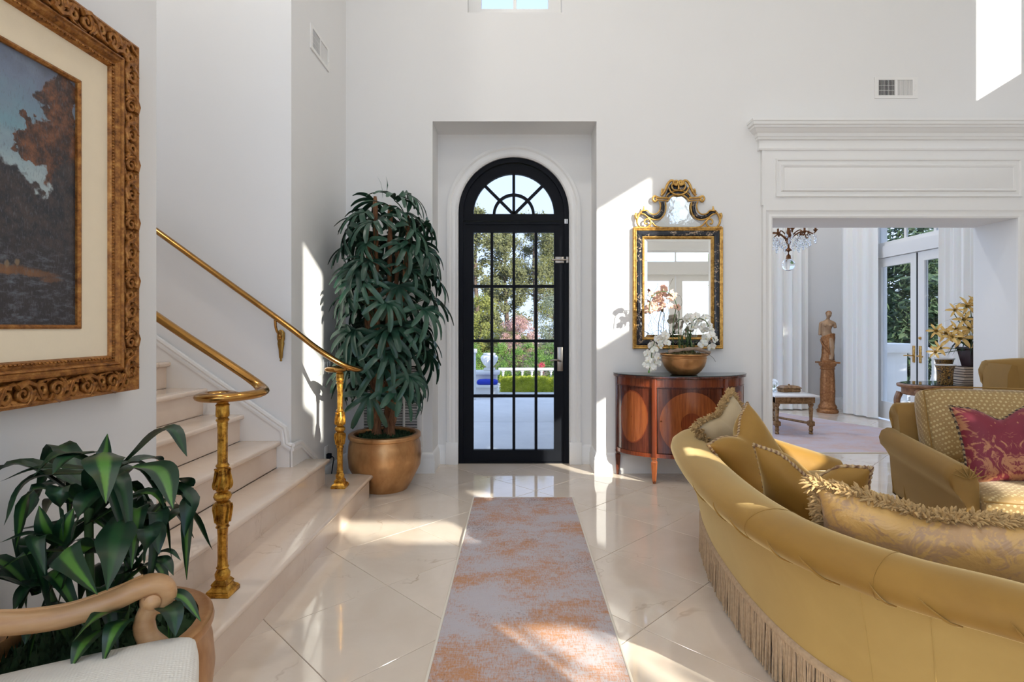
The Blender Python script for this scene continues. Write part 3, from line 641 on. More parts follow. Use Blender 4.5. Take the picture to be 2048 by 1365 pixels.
# carved scrolls
def spiral(cx, cy, r0, r1, a0, turns, n=16): return [(cx + lerp(r0, r1, k / n) * cos(a0 + turns * 2 * PI * k / n), cy + lerp(r0, r1, k / n) * sin(a0 + turns * 2 * PI * k / n)) for k in range(n + 1)]
cv = MB()
def ribbon(p2, r0, r1, h=.058):
    n = len(p2); cv.tube([(h, a, b) for a, b in p2], [1.25 * lerp(r0, r1, k / (n - 1)) for k in range(n)], 6)
ribbon(spiral(-.030, .002, .030, .004, -2.2, 1.5), .009, .005, .060)
ribbon(spiral(.034, -.004, .028, .004, 1.0, 1.4), .009, .005, .060)
ribbon([(-.05, -.02), (-.02, -.033), (.01, -.02), (.03, .02), (.06, .03), (.075, .012)], .010, .004, .064)
ribbon([(-.01, .03), (.012, .012), (.03, -.03), (.055, -.034)], .008, .003, .062)
ribbon([(-.07, .03), (-.05, .036), (-.03, .034)], .006, .003, .06); ribbon([(.0, -.006), (-.005, .02), (-.02, .036)], .008, .003, .066)
s0 = None
def carve(loc, rot, fl=1):
    global s0
    if s0 is None: s0 = obj('carved_scroll', cv, M['frame'], pic, 60); s0.location = loc; s0.rotation_euler = rot; s0.scale = (1, 1, fl)
    else: inst(s0, pic, loc, rot, (1, 1, fl))
def _side(n, f):
    for k in range(n): f((k + .5) / n, 1 if k % 2 else -1)
_side(11, lambda q, fl: carve((XL + .003, PY1 - .045, lerp(PZ0 + .05, PZ1 - .05, q)), (PI / 2, 0, 0), fl))
_side(11, lambda q, fl: carve((XL + .003, PY0 + .045, lerp(PZ0 + .0, PZ1, q)), (PI / 2, 0, 0), fl))
_side(14, lambda q, fl: carve((XL + .003, lerp(PY0 + .05, PY1 - .05, q), PZ1 - .045), (0, 0, 0), fl))
_side(14, lambda q, fl: carve((XL + .003, lerp(PY0 + .05, PY1 - .05, q), PZ0 + .045), (0, 0, 0), fl))
bd = MB(); b0 = None                                       # row of small leaf beads round the liner
for k in range(95): bd.lathe([(.001, -.004), (.005, -.002), (.005, .002), (.001, .004)], 6, M=Matrix.Translation((XL + .060, PY1 - .13, lerp(PZ0 + .13, PZ1 - .13, k / 94))))
for z in (PZ0 + .13, PZ1 - .13):
    for k in range(110): bd.lathe([(.001, -.004), (.005, -.002), (.005, .002), (.001, .004)], 6, M=Matrix.Translation((XL + .060, lerp(PY0 + .13, PY1 - .13, k / 109), z)))
tag(obj('bead_row', bd, M['frame'], pic, 60), kind='stuff')

# ------------------------------------------------------------------ left armchair
M['blond'] = (lambda t: (t.p(t.ramp(t.noise(t.coord(scale=(1, 6, 6)), 8, 5), [(.3, (.50, .27, .115)), (.7, (.62, .37, .18))]), .33), t.mat)[-1])(NT('blond_wood'))
M['rib'] = (lambda t: (t.p((.80, .77, .70), .85), t.bump(t.math('ADD', t.wave(t.coord(), 42, 0, 0, d='X'), t.wave(t.coord(), 36, 0, 0, d='Y')), .35, .003), t.mat)[-1])(NT('cream_waffle_fabric'))
ch = thing('armchair', 'blond carved wood armchair with a cream ribbed seat at lower left', 'armchair', (-1.03, 1.111, 0), math.radians(27.7))
def cushion(x0, x1, y0, y1, z0, z1, bulge=.03, n=14, e=5.):
    cx, cy, hx, hy = (x0 + x1) / 2, (y0 + y1) / 2, (x1 - x0) / 2, (y1 - y0) / 2; mb = MB(); zm = (z0 + z1) / 2; hz = (z1 - z0) / 2
    def f(s):
        def g(u, v):
            a, b = 2 * u - 1, 2 * v - 1; k = (max(0, 1 - abs(a) ** e) * max(0, 1 - abs(b) ** e)) ** .3
            cr = 1 - .05 * (a * a * b * b) ** 2
            return (cx + hx * a * cr, cy + hy * b * cr, zm + s * (hz * .25 + (hz * .75 + bulge * (1 - a * a) * (1 - b * b)) * k))
        return g
    lin = lambda q: sin((q - .5) * PI) * .5 + .5
    for s in (1, -1): mb.grid(lambda u, v: f(s)(lin(u), lin(v)), n, n)
    N = []
    for k in range(n): N.append((lin(k / (n - 1)), 0))
    for k in range(1, n): N.append((1, lin(k / (n - 1))))
    for k in range(n - 2, -1, -1): N.append((lin(k / (n - 1)), 1))
    for k in range(n - 2, 0, -1): N.append((0, lin(k / (n - 1))))
    mb.ring([[f(-1)(*q) for q in N], [f(1)(*q) for q in N]], cap=(False, False)); return mb
obj('seat_cushion', cushion(-.26, .33, -.275, .275, .37, .485, .03, 18, 9), M['rib'], ch, 60)
obj('seat_rail', MB().rbox((-.28, -.285, .32), (.31, .285, .385), .012), M['blond'], ch)
for y in (-.27, .27):
    pts = [(-.30, y, .66), (-.2, y, .635), (-.09, y * 1.03, .592), (.03, y * 1.06, .575), (.13, y * 1.07, .592), (.195, y * 1.08, .612), (.235, y * 1.08, .606), (.247, y * 1.08, .576), (.228, y * 1.08, .552), (.205, y * 1.08, .562), (.205, y * 1.08, .58), (.218, y * 1.08, .582)]
    a = obj('armrest', MB().tube(catmull(pts, 5), [.029] * 26 + [.030 - .0006 * k for k in range(30)], 10, flat=1.), M['blond'], ch, 60)
    obj('scroll_eye', MB().lathe([(.001, -.036), (.012, -.034), (.02, -.028), (.02, .028), (.012, .034), (.001, .036)], 16, M=Matrix.Translation((.217, y * 1.08, .575)) @ Matrix.Rotation(PI / 2, 4, 'X')), M['blond'], a, 40)
    obj('arm_groove', MB().tube(catmull([(-.2, y, .664), (-.09, y * 1.03, .62), (.03, y * 1.06, .603), (.13, y * 1.07, .62), (.195, y * 1.08, .64)], 6), .005, 6), M['blond'], a)
    obj('arm_support', MB().tube(catmull([(.232, y * 1.08, .585), (.20, y * 1.07, .53), (.205, y * 1.05, .48), (.245, y * 1.0, .43), (.235, y * .98, .37), (.225, y * .98, .33)], 6), [.024] * 8 + [.026] * 12 + [.03] * 11, 10), M['blond'], ch, 60)
for x, y in ((.27, .245), (.27, -.245), (-.26, .23), (-.26, -.23)):
    s_ = 1 if x > 0 else -1
    obj('leg', MB().tube(catmull([(x, y, .36), (x + s_ * .02, y * 1.03, .27), (x + s_ * .005, y, .14), (x - s_ * .01, y * .98, .05), (x + s_ * .02, y * 1.02, .012)], 5), [.035 - .0009 * k for k in range(21)], 10), M['blond'], ch, 60)
bkf = catmull([(-.27, -.25, .36), (-.33, -.26, .62), (-.38, -.24, .90), (-.40, -.12, 1.0), (-.405, 0, 1.02), (-.40, .12, 1.0), (-.38, .24, .90), (-.33, .26, .62), (-.27, .25, .36)], 6)
obj('back_frame', MB().tube(bkf, .026, 8), M['blond'], ch, 60)
obj('backrest', cushion(-.27, .27, -.21, .21, -.02, .06, .02, 12, 6), M['rib'], ch, 60, loc=(-.345, 0, .70), rot=(0, math.radians(-79) + PI, 0))

# ------------------------------------------------------------------ planted pots
def pot_mesh(r, h, r0, rim=.035):
    pf = [(r0 * .98, 0), (r0, .008), (lerp(r0, r, .35), h * .14), (r * .99, h * .42), (r * 1.02, h * .6), (r * .995, h * .80), (r * .95, h * .89), (r * .955, h * .905), (r * 1.0, h * .92), (r * 1.012, h * .95), (r * 1.0, h * .985), (r * .96, h), (r * .86, h * .99), (r * .84, h * .95), (r * .84, h * .88), (.001, h * .88)]
    return MB().lathe(pf, 48)
def moss_mesh(r, z, seed, n=500, hgt=.03):
    rd = random.Random(seed); mb = MB()
    mb.grid(lambda u, v: (r * v * cos(2 * PI * u), r * v * sin(2 * PI * u), z + .05 * (1 - v * v) + rd.uniform(-.008, .008)), 28, 8)
    for k in range(n):
        a, q = rd.uniform(0, 2 * PI), r * math.sqrt(rd.random()); x, y = q * cos(a), q * sin(a); zz = z + .05 * (1 - (q / r) ** 2); b = rd.uniform(0, PI)
        w, hh = rd.uniform(.006, .014), rd.uniform(.5, 1) * hgt; t_ = rd.uniform(-.02, .02)
        mb.add([(x - w * cos(b), y - w * sin(b), zz - .005), (x + w * cos(b), y + w * sin(b), zz - .005), (x + t_, y - t_, zz + hh)], [(0, 1, 2)])
    return mb
def leafmat(name, edge, mid, rough=.38, stripe=True):
    t = NT(name); uv = t.n.new('ShaderNodeTexCoord').outputs['UV']; s_ = t.sep(uv)
    d = t.math('ABSOLUTE', t.math('SUBTRACT', s_[0], .5)); n_ = t.noise(t.coord('UV', (18, 2, 1)), 3, 3)
    f = t.math('MULTIPLY', t.math('SUBTRACT', t.math('ADD', .16 if stripe else .05, t.math('MULTIPLY', n_, .12)), d), 9., clamp=True)
    t.p(t.mix(f, edge, mid), rough); return t.mat
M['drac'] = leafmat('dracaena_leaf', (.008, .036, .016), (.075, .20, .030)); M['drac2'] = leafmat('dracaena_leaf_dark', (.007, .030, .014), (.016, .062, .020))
M['palm'] = (lambda t: (t.p(t.mix(t.rnd(), (.010, .042, .026), (.026, .085, .050)), .36), t.mat)[-1])(NT('palm_leaf'))
M['bark'] = (lambda t: (t.p(t.ramp(t.noise(t.coord(scale=(8, 8, 1)), 9, 5, .7), [(.3, (.06, .025, .012)), (.55, (.22, .095, .04)), (.75, (.42, .22, .11))]), .8), t.bump(t.noise(t.coord(scale=(10, 10, 1)), 12, 4), .8, .01), t.mat)[-1])(NT('fibrous_cane'))
def blade(pts, w, fold=.25, n=10, side=None, wf=None):    # a strap leaf along pts, width w, V fold, with uv
    pt = catmull(pts, n) if len(pts) > 2 else [Vector(p) for p in pts]; N = len(pt); mb = MB(); mb.uv = []; rows = []
    for i, p in enumerate(pt):
        t_ = i / (N - 1); tg = (pt[min(i + 1, N - 1)] - pt[max(i - 1, 0)]).normalized()
        s_ = Vector(side) if side is not None else tg.cross(Vector((0, 0, 1)))
        s_ = s_ - tg * s_.dot(tg)
        if s_.length < 1e-3: s_ = tg.orthogonal()
        s_.normalize(); u = s_.cross(tg)
        ww = w * (wf(t_) if wf else max(.02, min(1, .38 + t_ * 1.9) * (1 - max(0, t_ - .15) ** 1.9 / .734))) / 2
        for q in (-1, -.5, 0, .5, 1): rows.append(p + s_ * q * ww + u * (abs(q) * ww * fold)); mb.uv.append((.5 + q / 2, t_))
    fs = [(i * 5 + j, i * 5 + j + 1, i * 5 + j + 6, i * 5 + j + 5) for i in range(N - 1) for j in range(4)]
    mb.add(rows, fs); return mb
dp = thing('potted_plant', 'broad-leaved striped green plant in a bronze pot beside the pale armchair', 'potted plant', (-1.21, 1.6, 0))
L_ = Vector((-1.21, 1.6, 0))
obj('pot', pot_mesh(.285, .42, .19), M['bronze'], dp, 40); tag(obj('moss', moss_mesh(.24, .375, 3), M['moss'], dp, 60), kind='stuff')
for x, y, h_ in ((0, -.05, .86), (-.12, -.08, .66), (.08, .02, .74)): obj('stem', MB().tube(catmull([(x * .5, y * .5 + .02, .37), (x * .8, y * .8, .55), (x, y, h_)], 5), .011, 8), plain('green_stem', (.05, .11, .03), .6), dp, 60)
NL = [0]
def dl(b, m, e, w, yb=1.55, ym=None, ye=None, fold=.3, side=None):
    ym = yb - .03 if ym is None else ym; ye = ym if ye is None else ye
    q = [P(b[0], b[1], yb) - L_, P(m[0], m[1], ym) - L_, P(e[0], e[1], ye) - L_]
    for v in q: v.x = max(v.x, -.30)
    wm = 1.22 * w * ym / F; NL[0] += 1
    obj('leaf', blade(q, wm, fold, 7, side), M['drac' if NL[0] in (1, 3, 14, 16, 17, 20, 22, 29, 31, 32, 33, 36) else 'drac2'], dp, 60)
for a in [((207, 905), (209, 925), (212, 1008), 66, 1.48, 1.34, 1.30, .15, (1, 0, 0)), ((255, 922), (335, 860), (374, 914), 44, 1.6, 1.62, 1.6, .35), ((262, 935), (322, 946), (346, 1018), 58, 1.55, 1.5, 1.42), ((250, 930), (310, 918), (334, 945), 40, 1.6, 1.7, 1.72), ((300, 960), (374, 992), (369, 1076), 44, 1.62, 1.66, 1.62), ((330, 960), (372, 965), (374, 1000), 34, 1.6, 1.7, 1.7), ((190, 930), (120, 912), (65, 955), 48, 1.5, 1.42, 1.38), ((195, 905), (135, 918), (105, 950), 40, 1.5, 1.4, 1.36), ((190, 940), (80, 938), (0, 964), 30, 1.5, 1.46, 1.42), ((180, 948), (60, 962), (8, 1052), 46, 1.52, 1.46, 1.42), ((190, 962), (90, 975), (46, 1045), 62, 1.6, 1.6, 1.55), ((210, 965), (120, 990), (130, 965), 50, 1.66, 1.7, 1.7), ((205, 975), (170, 1010), (140, 1090), 44, 1.5, 1.42, 1.4), ((225, 970), (270, 985), (282, 1042), 46, 1.65, 1.72, 1.72), ((240, 1030), (228, 1090), (214, 1182), 64, 1.48, 1.34, 1.30, .12, (1, 0, 0)), ((120, 1092), (92, 1055), (78, 1012), 44, 1.5, 1.46, 1.46, .2, (1, 0, 0)), ((120, 1092), (134, 1050), (148, 1016), 36, 1.48, 1.44, 1.44, .2, (1, 0, 0)), ((122, 1090), (72, 1078), (90, 1150), 34, 1.46, 1.38, 1.34), ((120, 1080), (60, 1070), (0, 1086), 30, 1.5, 1.44, 1.4), ((122, 1104), (60, 1108), (0, 1140), 46, 1.5, 1.42, 1.4), ((70, 1068), (120, 1050), (24, 1062), 40, 1.6, 1.6, 1.6), ((180, 1098), (128, 1104), (195, 1190), 72, 1.46, 1.36, 1.30, .2, (.8, 0, .6)), ((250, 1050), (308, 1058), (318, 1110), 40, 1.55, 1.52, 1.5), ((252, 1078), (296, 1060), (288, 1130), 46, 1.52, 1.46, 1.44), ((300, 1112), (338, 1104), (362, 1122), 18, 1.6, 1.6, 1.6), ((298, 1120), (330, 1124), (347, 1152), 26, 1.58, 1.56, 1.55), ((215, 1150), (270, 1140), (290, 1100), 44, 1.6, 1.6, 1.6), ((130, 1180), (60, 1175), (26, 1224), 44, 1.55, 1.5, 1.46), ((310, 1196), (362, 1196), (402, 1244), 34, 1.5, 1.5, 1.48), ((315, 1212), (345, 1226), (351, 1274), 40, 1.48, 1.44, 1.42), ((250, 1225), (200, 1232), (145, 1285), 40, 1.46, 1.38, 1.34), ((255, 1240), (230, 1262), (205, 1330), 40, 1.44, 1.36, 1.32), ((200, 1262), (168, 1290), (142, 1338), 40, 1.42, 1.34, 1.30), ((240, 1240), (245, 1205), (250, 1190), 28, 1.5, 1.5, 1.5, .2, (1, 0, 0)), ((100, 1255), (60, 1262), (50, 1290), 24, 1.45, 1.4, 1.38), ((200, 930), (212, 905), (215, 868), 30, 1.58, 1.6, 1.6, .3, (1, 0, 0)), ((190, 950), (200, 940), (225, 950), 60, 1.66, 1.72, 1.74), ((160, 1010), (110, 1000), (75, 1070), 50, 1.68, 1.7, 1.68), ((230, 1000), (300, 1010), (300, 1060), 44, 1.72, 1.78, 1.78)]:
    dl(*a)

rd = random.Random(17)                                     # inner leaves that fill the crowns
for cx, cy, cz, n in ((0, -.05, .84, 12), (-.12, -.08, .64, 9), (.08, .02, .72, 10), (.0, .0, .52, 6)):
    for k in range(n):
        a = 2 * PI * (k + rd.random() * .7) / n; ln = rd.uniform(.20, .32); d = Vector((cos(a), sin(a), 0)); b0 = Vector((cx, cy, cz - rd.uniform(0, .10)))
        m_ = b0 + d * ln * .55 + Vector((0, 0, ln * rd.uniform(.15, .5))); e_ = b0 + d * ln * 1.05 + Vector((0, 0, -ln * rd.uniform(.1, .55)))
        for q in (m_, e_): q.x = min(max(q.x, -.295), .20); q.y = max(min(q.y, .35), -.16)
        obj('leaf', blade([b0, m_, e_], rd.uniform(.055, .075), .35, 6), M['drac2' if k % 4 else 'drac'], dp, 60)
# ------------------------------------------------------------------ tall palm
tp = thing('potted_palm', 'tall lady palm with fan leaves in a big gilt pot by the door', 'potted palm', (-1.072, 4.45, 0))
obj('pot', pot_mesh(.285, .45, .185), M['bronze'], tp, 40); tag(obj('moss', moss_mesh(.24, .40, 5, 700), M['moss'], tp, 60), kind='stuff')
rd = random.Random(11); canes = []
for x, y, tx, ty, h_ in ((-.075, 0, -.16, .04, 2.15), (-.035, -.07, -.07, -.04, 2.35), (.02, -.03, .03, .05, 2.30), (.06, -.06, .19, -.02, 2.2), (.03, .06, .08, .12, 2.0), (-.09, .06, -.22, .1, 1.8)):
    pts = [(x, y, .40), (lerp(x, tx, .2) + rd.uniform(-.01, .01), lerp(y, ty, .2), .75), (lerp(x, tx, .5), lerp(y, ty, .5), 1.25), (tx * .9, ty * .9, 1.8), (tx, ty, h_)]
    pp = catmull(pts, 8); canes.append(pp)
    c_ = obj('cane', MB().tube(pp, [.030 + .006 * sin(k * 1.9) - .0004 * k for k in range(len(pp))], 9), M['bark'], tp, 60)
    for k in range(5):
        i = rd.randrange(2, len(pp) - 8); a = rd.uniform(0, 6.28); p0 = pp[i]; r_ = .028
        obj('fibre_sheath', MB().tube([p0 + Vector((cos(a) * r_, sin(a) * r_, -.03)), p0 + Vector((cos(a) * (r_ + .008), sin(a) * (r_ + .008), .05)), p0 + Vector((cos(a) * (r_ + .02), sin(a) * (r_ + .02), .12))], [.012, .009, .001], 5), M['bark'], c_, 60)
def fan(seed):
    r = random.Random(seed); mb = MB(); mb.uv = []; n = r.choice((7, 8, 9))
    for k in range(n):
        th = math.radians(lerp(-86, 86, k / (n - 1)) + r.uniform(-4, 4)); L = r.uniform(.22, .28) * (1 - .15 * abs(th) / 1.36); dr = r.uniform(.12, .38)
        d = Vector((cos(th), sin(th), 0)); pts = [d * (L * q) + Vector((0, 0, .03 * sin(q * 3) - dr * L * q ** 2.2)) for q in (0, .25, .5, .75, 1)]
        b = blade(pts, r.uniform(.036, .046), .35, 3, None, lambda t_: min(1, .25 + t_ * 2.2) * (1 if t_ < .86 else max(.35, 1 - (t_ - .86) * 4)))
        o_ = len(mb.v); mb.v += b.v; mb.f += [tuple(i + o_ for i in f) for f in b.f]; mb.m += b.m; mb.uv += b.uv
    return mb
fans = [obj('leaf', fan(s), M['palm'], tp, 60) for s in range(5)]
spots = []
for lay in range(13):                                      # layers of fans from the top down
    z = 2.34 - lay * .125; rr = interp([(.7, .26), (.9, .40), (1.3, .52), (1.9, .54), (2.2, .42), (2.4, .2)], z); n = 3 if lay == 0 else 8
    if lay > 10: n = 6
    for k in range(n):
        a = 2 * PI * (k + rd.random() * .6) / n + lay * .7; q = rr * rd.uniform(.55, 1.05)
        spots.append((q * cos(a), q * sin(a), z + rd.uniform(-.06, .06), a))
first = [True] * 5
stem_m = plain('leaf_stalk', (.03, .07, .03), .5)
for x, y, z, a in spots:
    hx = x * .70; hy = y * .66 - .03
    if hy > .16: hy = .16                             # hub of the fan, the leaflets reach the rest
    if -1.072 + x * 1.25 < -1.46: x *= .72; hx *= .72
    i = rd.randrange(5); rot = Euler((rd.uniform(-.3, .3), math.radians(rd.uniform(28, 72) if z < 2.15 else rd.uniform(5, 40)), a + rd.uniform(-.4, .4)))
    sc_ = rd.uniform(.85, 1.15) * (.8 if -1.072 + hx < -1.32 else 1)
    if first[i]: o = fans[i]; o.location = (hx, hy, z); o.rotation_euler = rot; first[i] = False
    else: o = inst(fans[i], tp, (hx, hy, z), rot, sc_)
    cn = min(canes, key=lambda c: min((p - Vector((hx, hy, z - .08))).length for p in c)); p0 = min(cn, key=lambda p: (p - Vector((hx * .3, hy * .3, z - .14))).length)
    obj('stalk', MB().tube(catmull([p0, lerp(p0, Vector((hx, hy, z)), .5) + Vector((0, 0, .03)), (hx, hy, z)], 4), .0045, 5), stem_m, tp, 60)
for k in range(2):
    obj('spear', blade([(-.02 + .03 * k, 0, 2.35), (-.03 + .05 * k, 0, 2.45), (-.06 + .07 * k, -.01, 2.52)], .012, .3, 4), M['palm'], tp, 60)
# ------------------------------------------------------------------ runner rug
def rugmat(name, a, b, c, sc=1.):
    t = NT(name); v = t.coord(); n1 = t.noise(t.coord(scale=(1, 1.5, 1)), 2.2 * sc, 8, .72, .2); n2 = t.noise(t.coord(scale=(1, 6, 1)), 26 * sc, 5, .75); n3 = t.noise(t.coord(scale=(5, 1, 1)), 40 * sc, 4, .7); n4 = t.noise(v, 130, 2)
    f = t.math('MULTIPLY', t.math('SUBTRACT', t.math('ADD', n1, t.math('MULTIPLY', t.math('SUBTRACT', t.math('ADD', n2, n3), 1.), .55)), .44), 5.0, clamp=True)
    f = t.math('MULTIPLY', f, t.math('ADD', .45, t.math('MULTIPLY', n4, 1.), clamp=True), clamp=True)
    col = t.mix(f, t.mix(n2, tuple(q * .86 for q in a), tuple(min(1, q * 1.12) for q in a)), t.mix(n1, b, c))
    sp = t.math('MULTIPLY', t.math('SUBTRACT', t.math('MULTIPLY', t.noise(v, 90 * sc, 3, .8), t.noise(v, 1.9, 3)), .335), 14., clamp=True)
    t.p(t.mix(t.math('MULTIPLY', sp, .6), col, (.16, .07, .035)), .95); t.bump(t.noise(v, 240, 3), .4, .004); return t.mat
M['rug'] = rugmat('faded_rust_rug', (.48, .44, .455), (.36, .125, .04), (.57, .30, .15))
rug = thing('runner_rug', 'long faded rust and grey runner rug leading to the arched door', 'rug', (0, 0, 0))
obj('pile', MB().rbox((-.328, .8, .001), (.413, 4.175, .009), .003), M['rug'], rug, 40)
edge = plain('cream_binding', (.70, .64, .54), .9, bump=.3, bs=300)
for x in (-.333, .418): obj('binding', MB().rbox((x - .006, .8, .0005), (x + .006, 4.18, .0105), .004), edge, rug, 40)
obj('binding', MB().rbox((-.339, 4.172, .0005), (.424, 4.182, .0105), .004), edge, rug, 40)

# ------------------------------------------------------------------ demilune console cabinet
def wood(name, dk, md, lt, rough=.22, sc=(20, 20, 1.2)):
    t = NT(name); n_ = t.noise(t.coord(scale=sc), 3, 6, .65, .3)
    t.p(t.ramp(n_, [(.28, dk), (.52, md), (.78, lt)]), rough, Coat_Weight=.4, Coat_Roughness=.12); return t.mat
M['mahog'] = wood('mahogany', (.035, .007, .004), (.095, .020, .009), (.17, .042, .016))
M['satin'] = wood('satinwood_inlay', (.16, .036, .010), (.27, .070, .018), (.37, .115, .032))
M['band'] = wood('crossbanding', (.09, .016, .006), (.18, .036, .011), (.26, .062, .018), sc=(40, 40, 1))
cb = thing('console_cabinet', 'half-round mahogany console cabinet with oval inlays below the mirror', 'cabinet', (1.431, 4.885, 0))
CA, CB_ = .56, .375
def el(ph, k=1., o=0.): ph = math.radians(ph); return (-(CA * k + o) * cos(ph), -(CB_ * k + o) * sin(ph))
def shell(p0, p1, z0, z1, o0, o1, n=18):
    return MB().ring([[(*el(lerp(p0, p1, i / n), 1, o), z) for o, z in ((o0, z0), (o1, z0), (o1, z1), (o0, z1))] for i in range(n + 1)])
def slab(o, z0, z1, n=40, r=.004):
    pts = [el(180 * i / n, 1, o) for i in range(n + 1)]; mb = MB()
    mb.ring([[(x * s, y * s, z) for x, y in pts] for s, z in ((1 - r, z0), (1, z0 + r), (1, z1 - r), (1 - r, z1))]); return mb
obj('top', slab(.018, .872, .892), M['mahog'], cb, 40)
obj('glass_top', slab(.022, .8925, .899), (lambda t: (t.p((.030, .045, .042), .04, 0, Specular_IOR_Level=.7), t.mat)[-1])(NT('dark_glass_top')), cb, 40)
obj('frieze', shell(1, 179, .805, .872, -.02, -.004, 40), M['band'], cb, 40)
obj('frieze_bead', shell(1, 179, .796, .805, -.02, .002, 40), M['mahog'], cb, 40)
obj('body', slab(-.022, .225, .80), M['mahog'], cb, 40)
obj('base_band', shell(1, 179, .215, .248, -.02, .001, 40), M['band'], cb, 40)
def curved_oval(pc, dp, zc, dz, o, n=36, r0=0.):
    mb = MB(); R = 7; rings = []
    for q in range(R + 1):
        s = lerp(r0, 1, q / R); rings.append([(*el(pc + dp * s * cos(2 * PI * k / n), 1, o), zc + dz * s * sin(2 * PI * k / n)) for k in range(n)])
    mb.ring(rings, cap=(False, False)); return mb
for side in (0, 1):
    a, b = (5, 55) if not side else (125, 175)
    pn = obj('side_panel', shell(a, b, .25, .794, -.02, -.008), M['mahog'], cb, 40); c = 34 if not side else 146
    obj('oval_inlay', curved_oval(c, 17.5, .541, .216, -.0065, r0=.02), M['satin'], pn, 60); obj('oval_border', curved_oval(c, 18.2, .541, .224, -.0062, r0=.955), M['band'], pn, 60)
dr = obj('door', shell(61.5, 118.5, .255, .79, -.02, -.008), M['mahog'], cb, 40)
obj('oval_inlay', curved_oval(90, 26.5, .50, .255, -.0065, r0=.02), M['satin'], dr, 60); obj('oval_border', curved_oval(90, 27.5, .50, .265, -.0062, r0=.93), M['satin'], dr, 60)
obj('fan_inlay', curved_oval(90, 9.5, .50, .095, -.0058, r0=.02), M['band'], dr, 60); obj('fan_border', curved_oval(90, 10.5, .50, .105, -.0056, r0=.88), M['satin'], dr, 60)
kx, ky = el(64, 1, .006); obj('knob', MB().lathe([(.003, 0), (.004, .008), (.009, .014), (.010, .02), (.005, .026), (.001, .027)], 12, M=Matrix.Translation((kx, ky, .52)) @ Matrix.Rotation(math.radians(64 - 180), 4, 'Z') @ Matrix.Rotation(PI / 2, 4, 'Y') @ Matrix.Rotation(PI, 4, 'X')), M['brass'], dr)
for ph in (1.5, 58, 122, 178.5):
    x, y = el(ph, 1, -.006); x = max(-.545, min(.545, x)); y = min(y, -.022); an = math.radians(ph - 90) if 5 < ph < 175 else 0
    MT = Matrix.Translation((x, y, 0)) @ Matrix.Rotation(an, 4, 'Z')
    obj('stile', MB().rbox((-.019, -.016, .215), (.019, .014, .872), .003, M=MT), M['band'] if 5 < ph < 175 else M['mahog'], cb, 30)
    lg = MB(); lg.ring([[(s * w, t_ * w * .9, z) for s, t_ in ((-1, -1), (1, -1), (1, 1), (-1, 1))] for w, z in ((.010, 0), (.010, .012), (.012, .013), (.0215, .165), (.0215, .178), (.016, .186), (.016, .196), (.021, .206), (.021, .218))], M=MT)
    obj('leg', lg, M['satin'] if 5 < ph < 175 else M['mahog'], cb, 20)

# ------------------------------------------------------------------ gilt mirror
M['giltm'] = gilt('bright_gilt', (.24, .10, .02), (.62, .36, .09), (.85, .58, .20), .33)
t = NT('black_lacquer_gilt_figures'); v = t.coord(); n1 = t.noise(v, 16, 3, .6); n2 = t.noise(v, 55, 5, .75)
f = t.math('MULTIPLY', t.math('MULTIPLY', t.math('GREATER_THAN', n1, .535), t.math('SUBTRACT', n2, .5)), 9., clamp=True)
t.p(t.mix(f, (.012, .014, .02), t.mix(t.noise(v, 30, 2), (.50, .30, .12), (.66, .56, .46))), .22); M['lacq'] = t.mat
M['mirror'] = (lambda t: (t.p((.92, .94, .94), .012, 1), t.mat)[-1])(NT('mirror_silver'))
mr = thing('wall_mirror', 'black lacquer and gilt mirror with a scrolled crest above the console', 'mirror', (0, 0, 0))
mx0, mx1, mz0, mz1 = (1265 - U0) / 224.6, (1444 - U0) / 224.6, H + (655 - 698) / 224.6, H + (655 - 456) / 224.6
def mm(prof):
    r = []
    for x, z, dx, dz in ((mx0, mz0, 1, 1), (mx1, mz0, -1, 1), (mx1, mz1, -1, -1), (mx0, mz1, 1, -1)): r.append([Vector((x + dx * w, YB - o, z + dz * w)) for o, w in prof])
    return MB().ring(r, loop=True)
obj('outer_gilt', mm([(.001, 0), (.036, 0), (.042, .008), (.038, .016), (.044, .022), (.04, .030), (.001, .031)]), M['giltm'], mr, 25)
obj('lacquer_band', mm([(.001, .030), (.038, .030), (.050, .042), (.053, .055), (.048, .070), (.036, .082), (.001, .083)]), M['lacq'], mr, 40)
obj('inner_gilt', mm([(.001, .081), (.040, .081), (.044, .088), (.036, .098), (.026, .103), (.001, .104)]), M['giltm'], mr, 25)
obj('bevel', mm([(.020, .102), (.024, .104), (.0285, .126), (.027, .127), (.01, .127)]), M['mirror'], mr, 5)
obj('mirror_glass', MB().box((mx0 + .126, YB - .028, mz0 + .126), (mx1 - .126, YB - .012, mz1 - .126)), M['mirror'], mr, 0)
def Z(x, y): p = P(1260 + x * .1172, 340 + y * .1172, 4.875); return (p.x, p.z)
CXM = Z(828, 0)[0]
def gtube(pts, r, name='crest_scroll', dy=.0, n=5, flat=1., mat='giltm', both=True, taper=None):
    for sgn in ((1, -1) if both else (1,)):
        q = []
        for x, y in pts:
            X, Zz = Z(x, y); X = X if sgn == 1 else 2 * CXM - X; q.append((X, 4.885 - dy, Zz))
        pt = catmull(q, n); N = len(pt); rr = [r * .1172 * 4.875 / F * (lerp(1, taper, k / (N - 1)) if taper else 1) for k in range(N)]
        obj(name, MB().tube(pt, rr, 8), M[mat], mr, 60)
cg = [(440, 965), (440, 915), (520, 865), (590, 780), (612, 650), (605, 550), (660, 545), (700, 470), (760, 430), (828, 418)]
poly = [Z(*q) for q in cg] + [(2 * CXM - x, z) for x, z in [Z(*q) for q in cg][-2::-1]]
tm = NT('etched_mirror'); tm.p((.80, .84, .86), .06, 1); tm.bump(t.noise(t.coord(), 3, 1) if False else tm.noise(tm.coord(), 22, 2, .5), .05, .01)
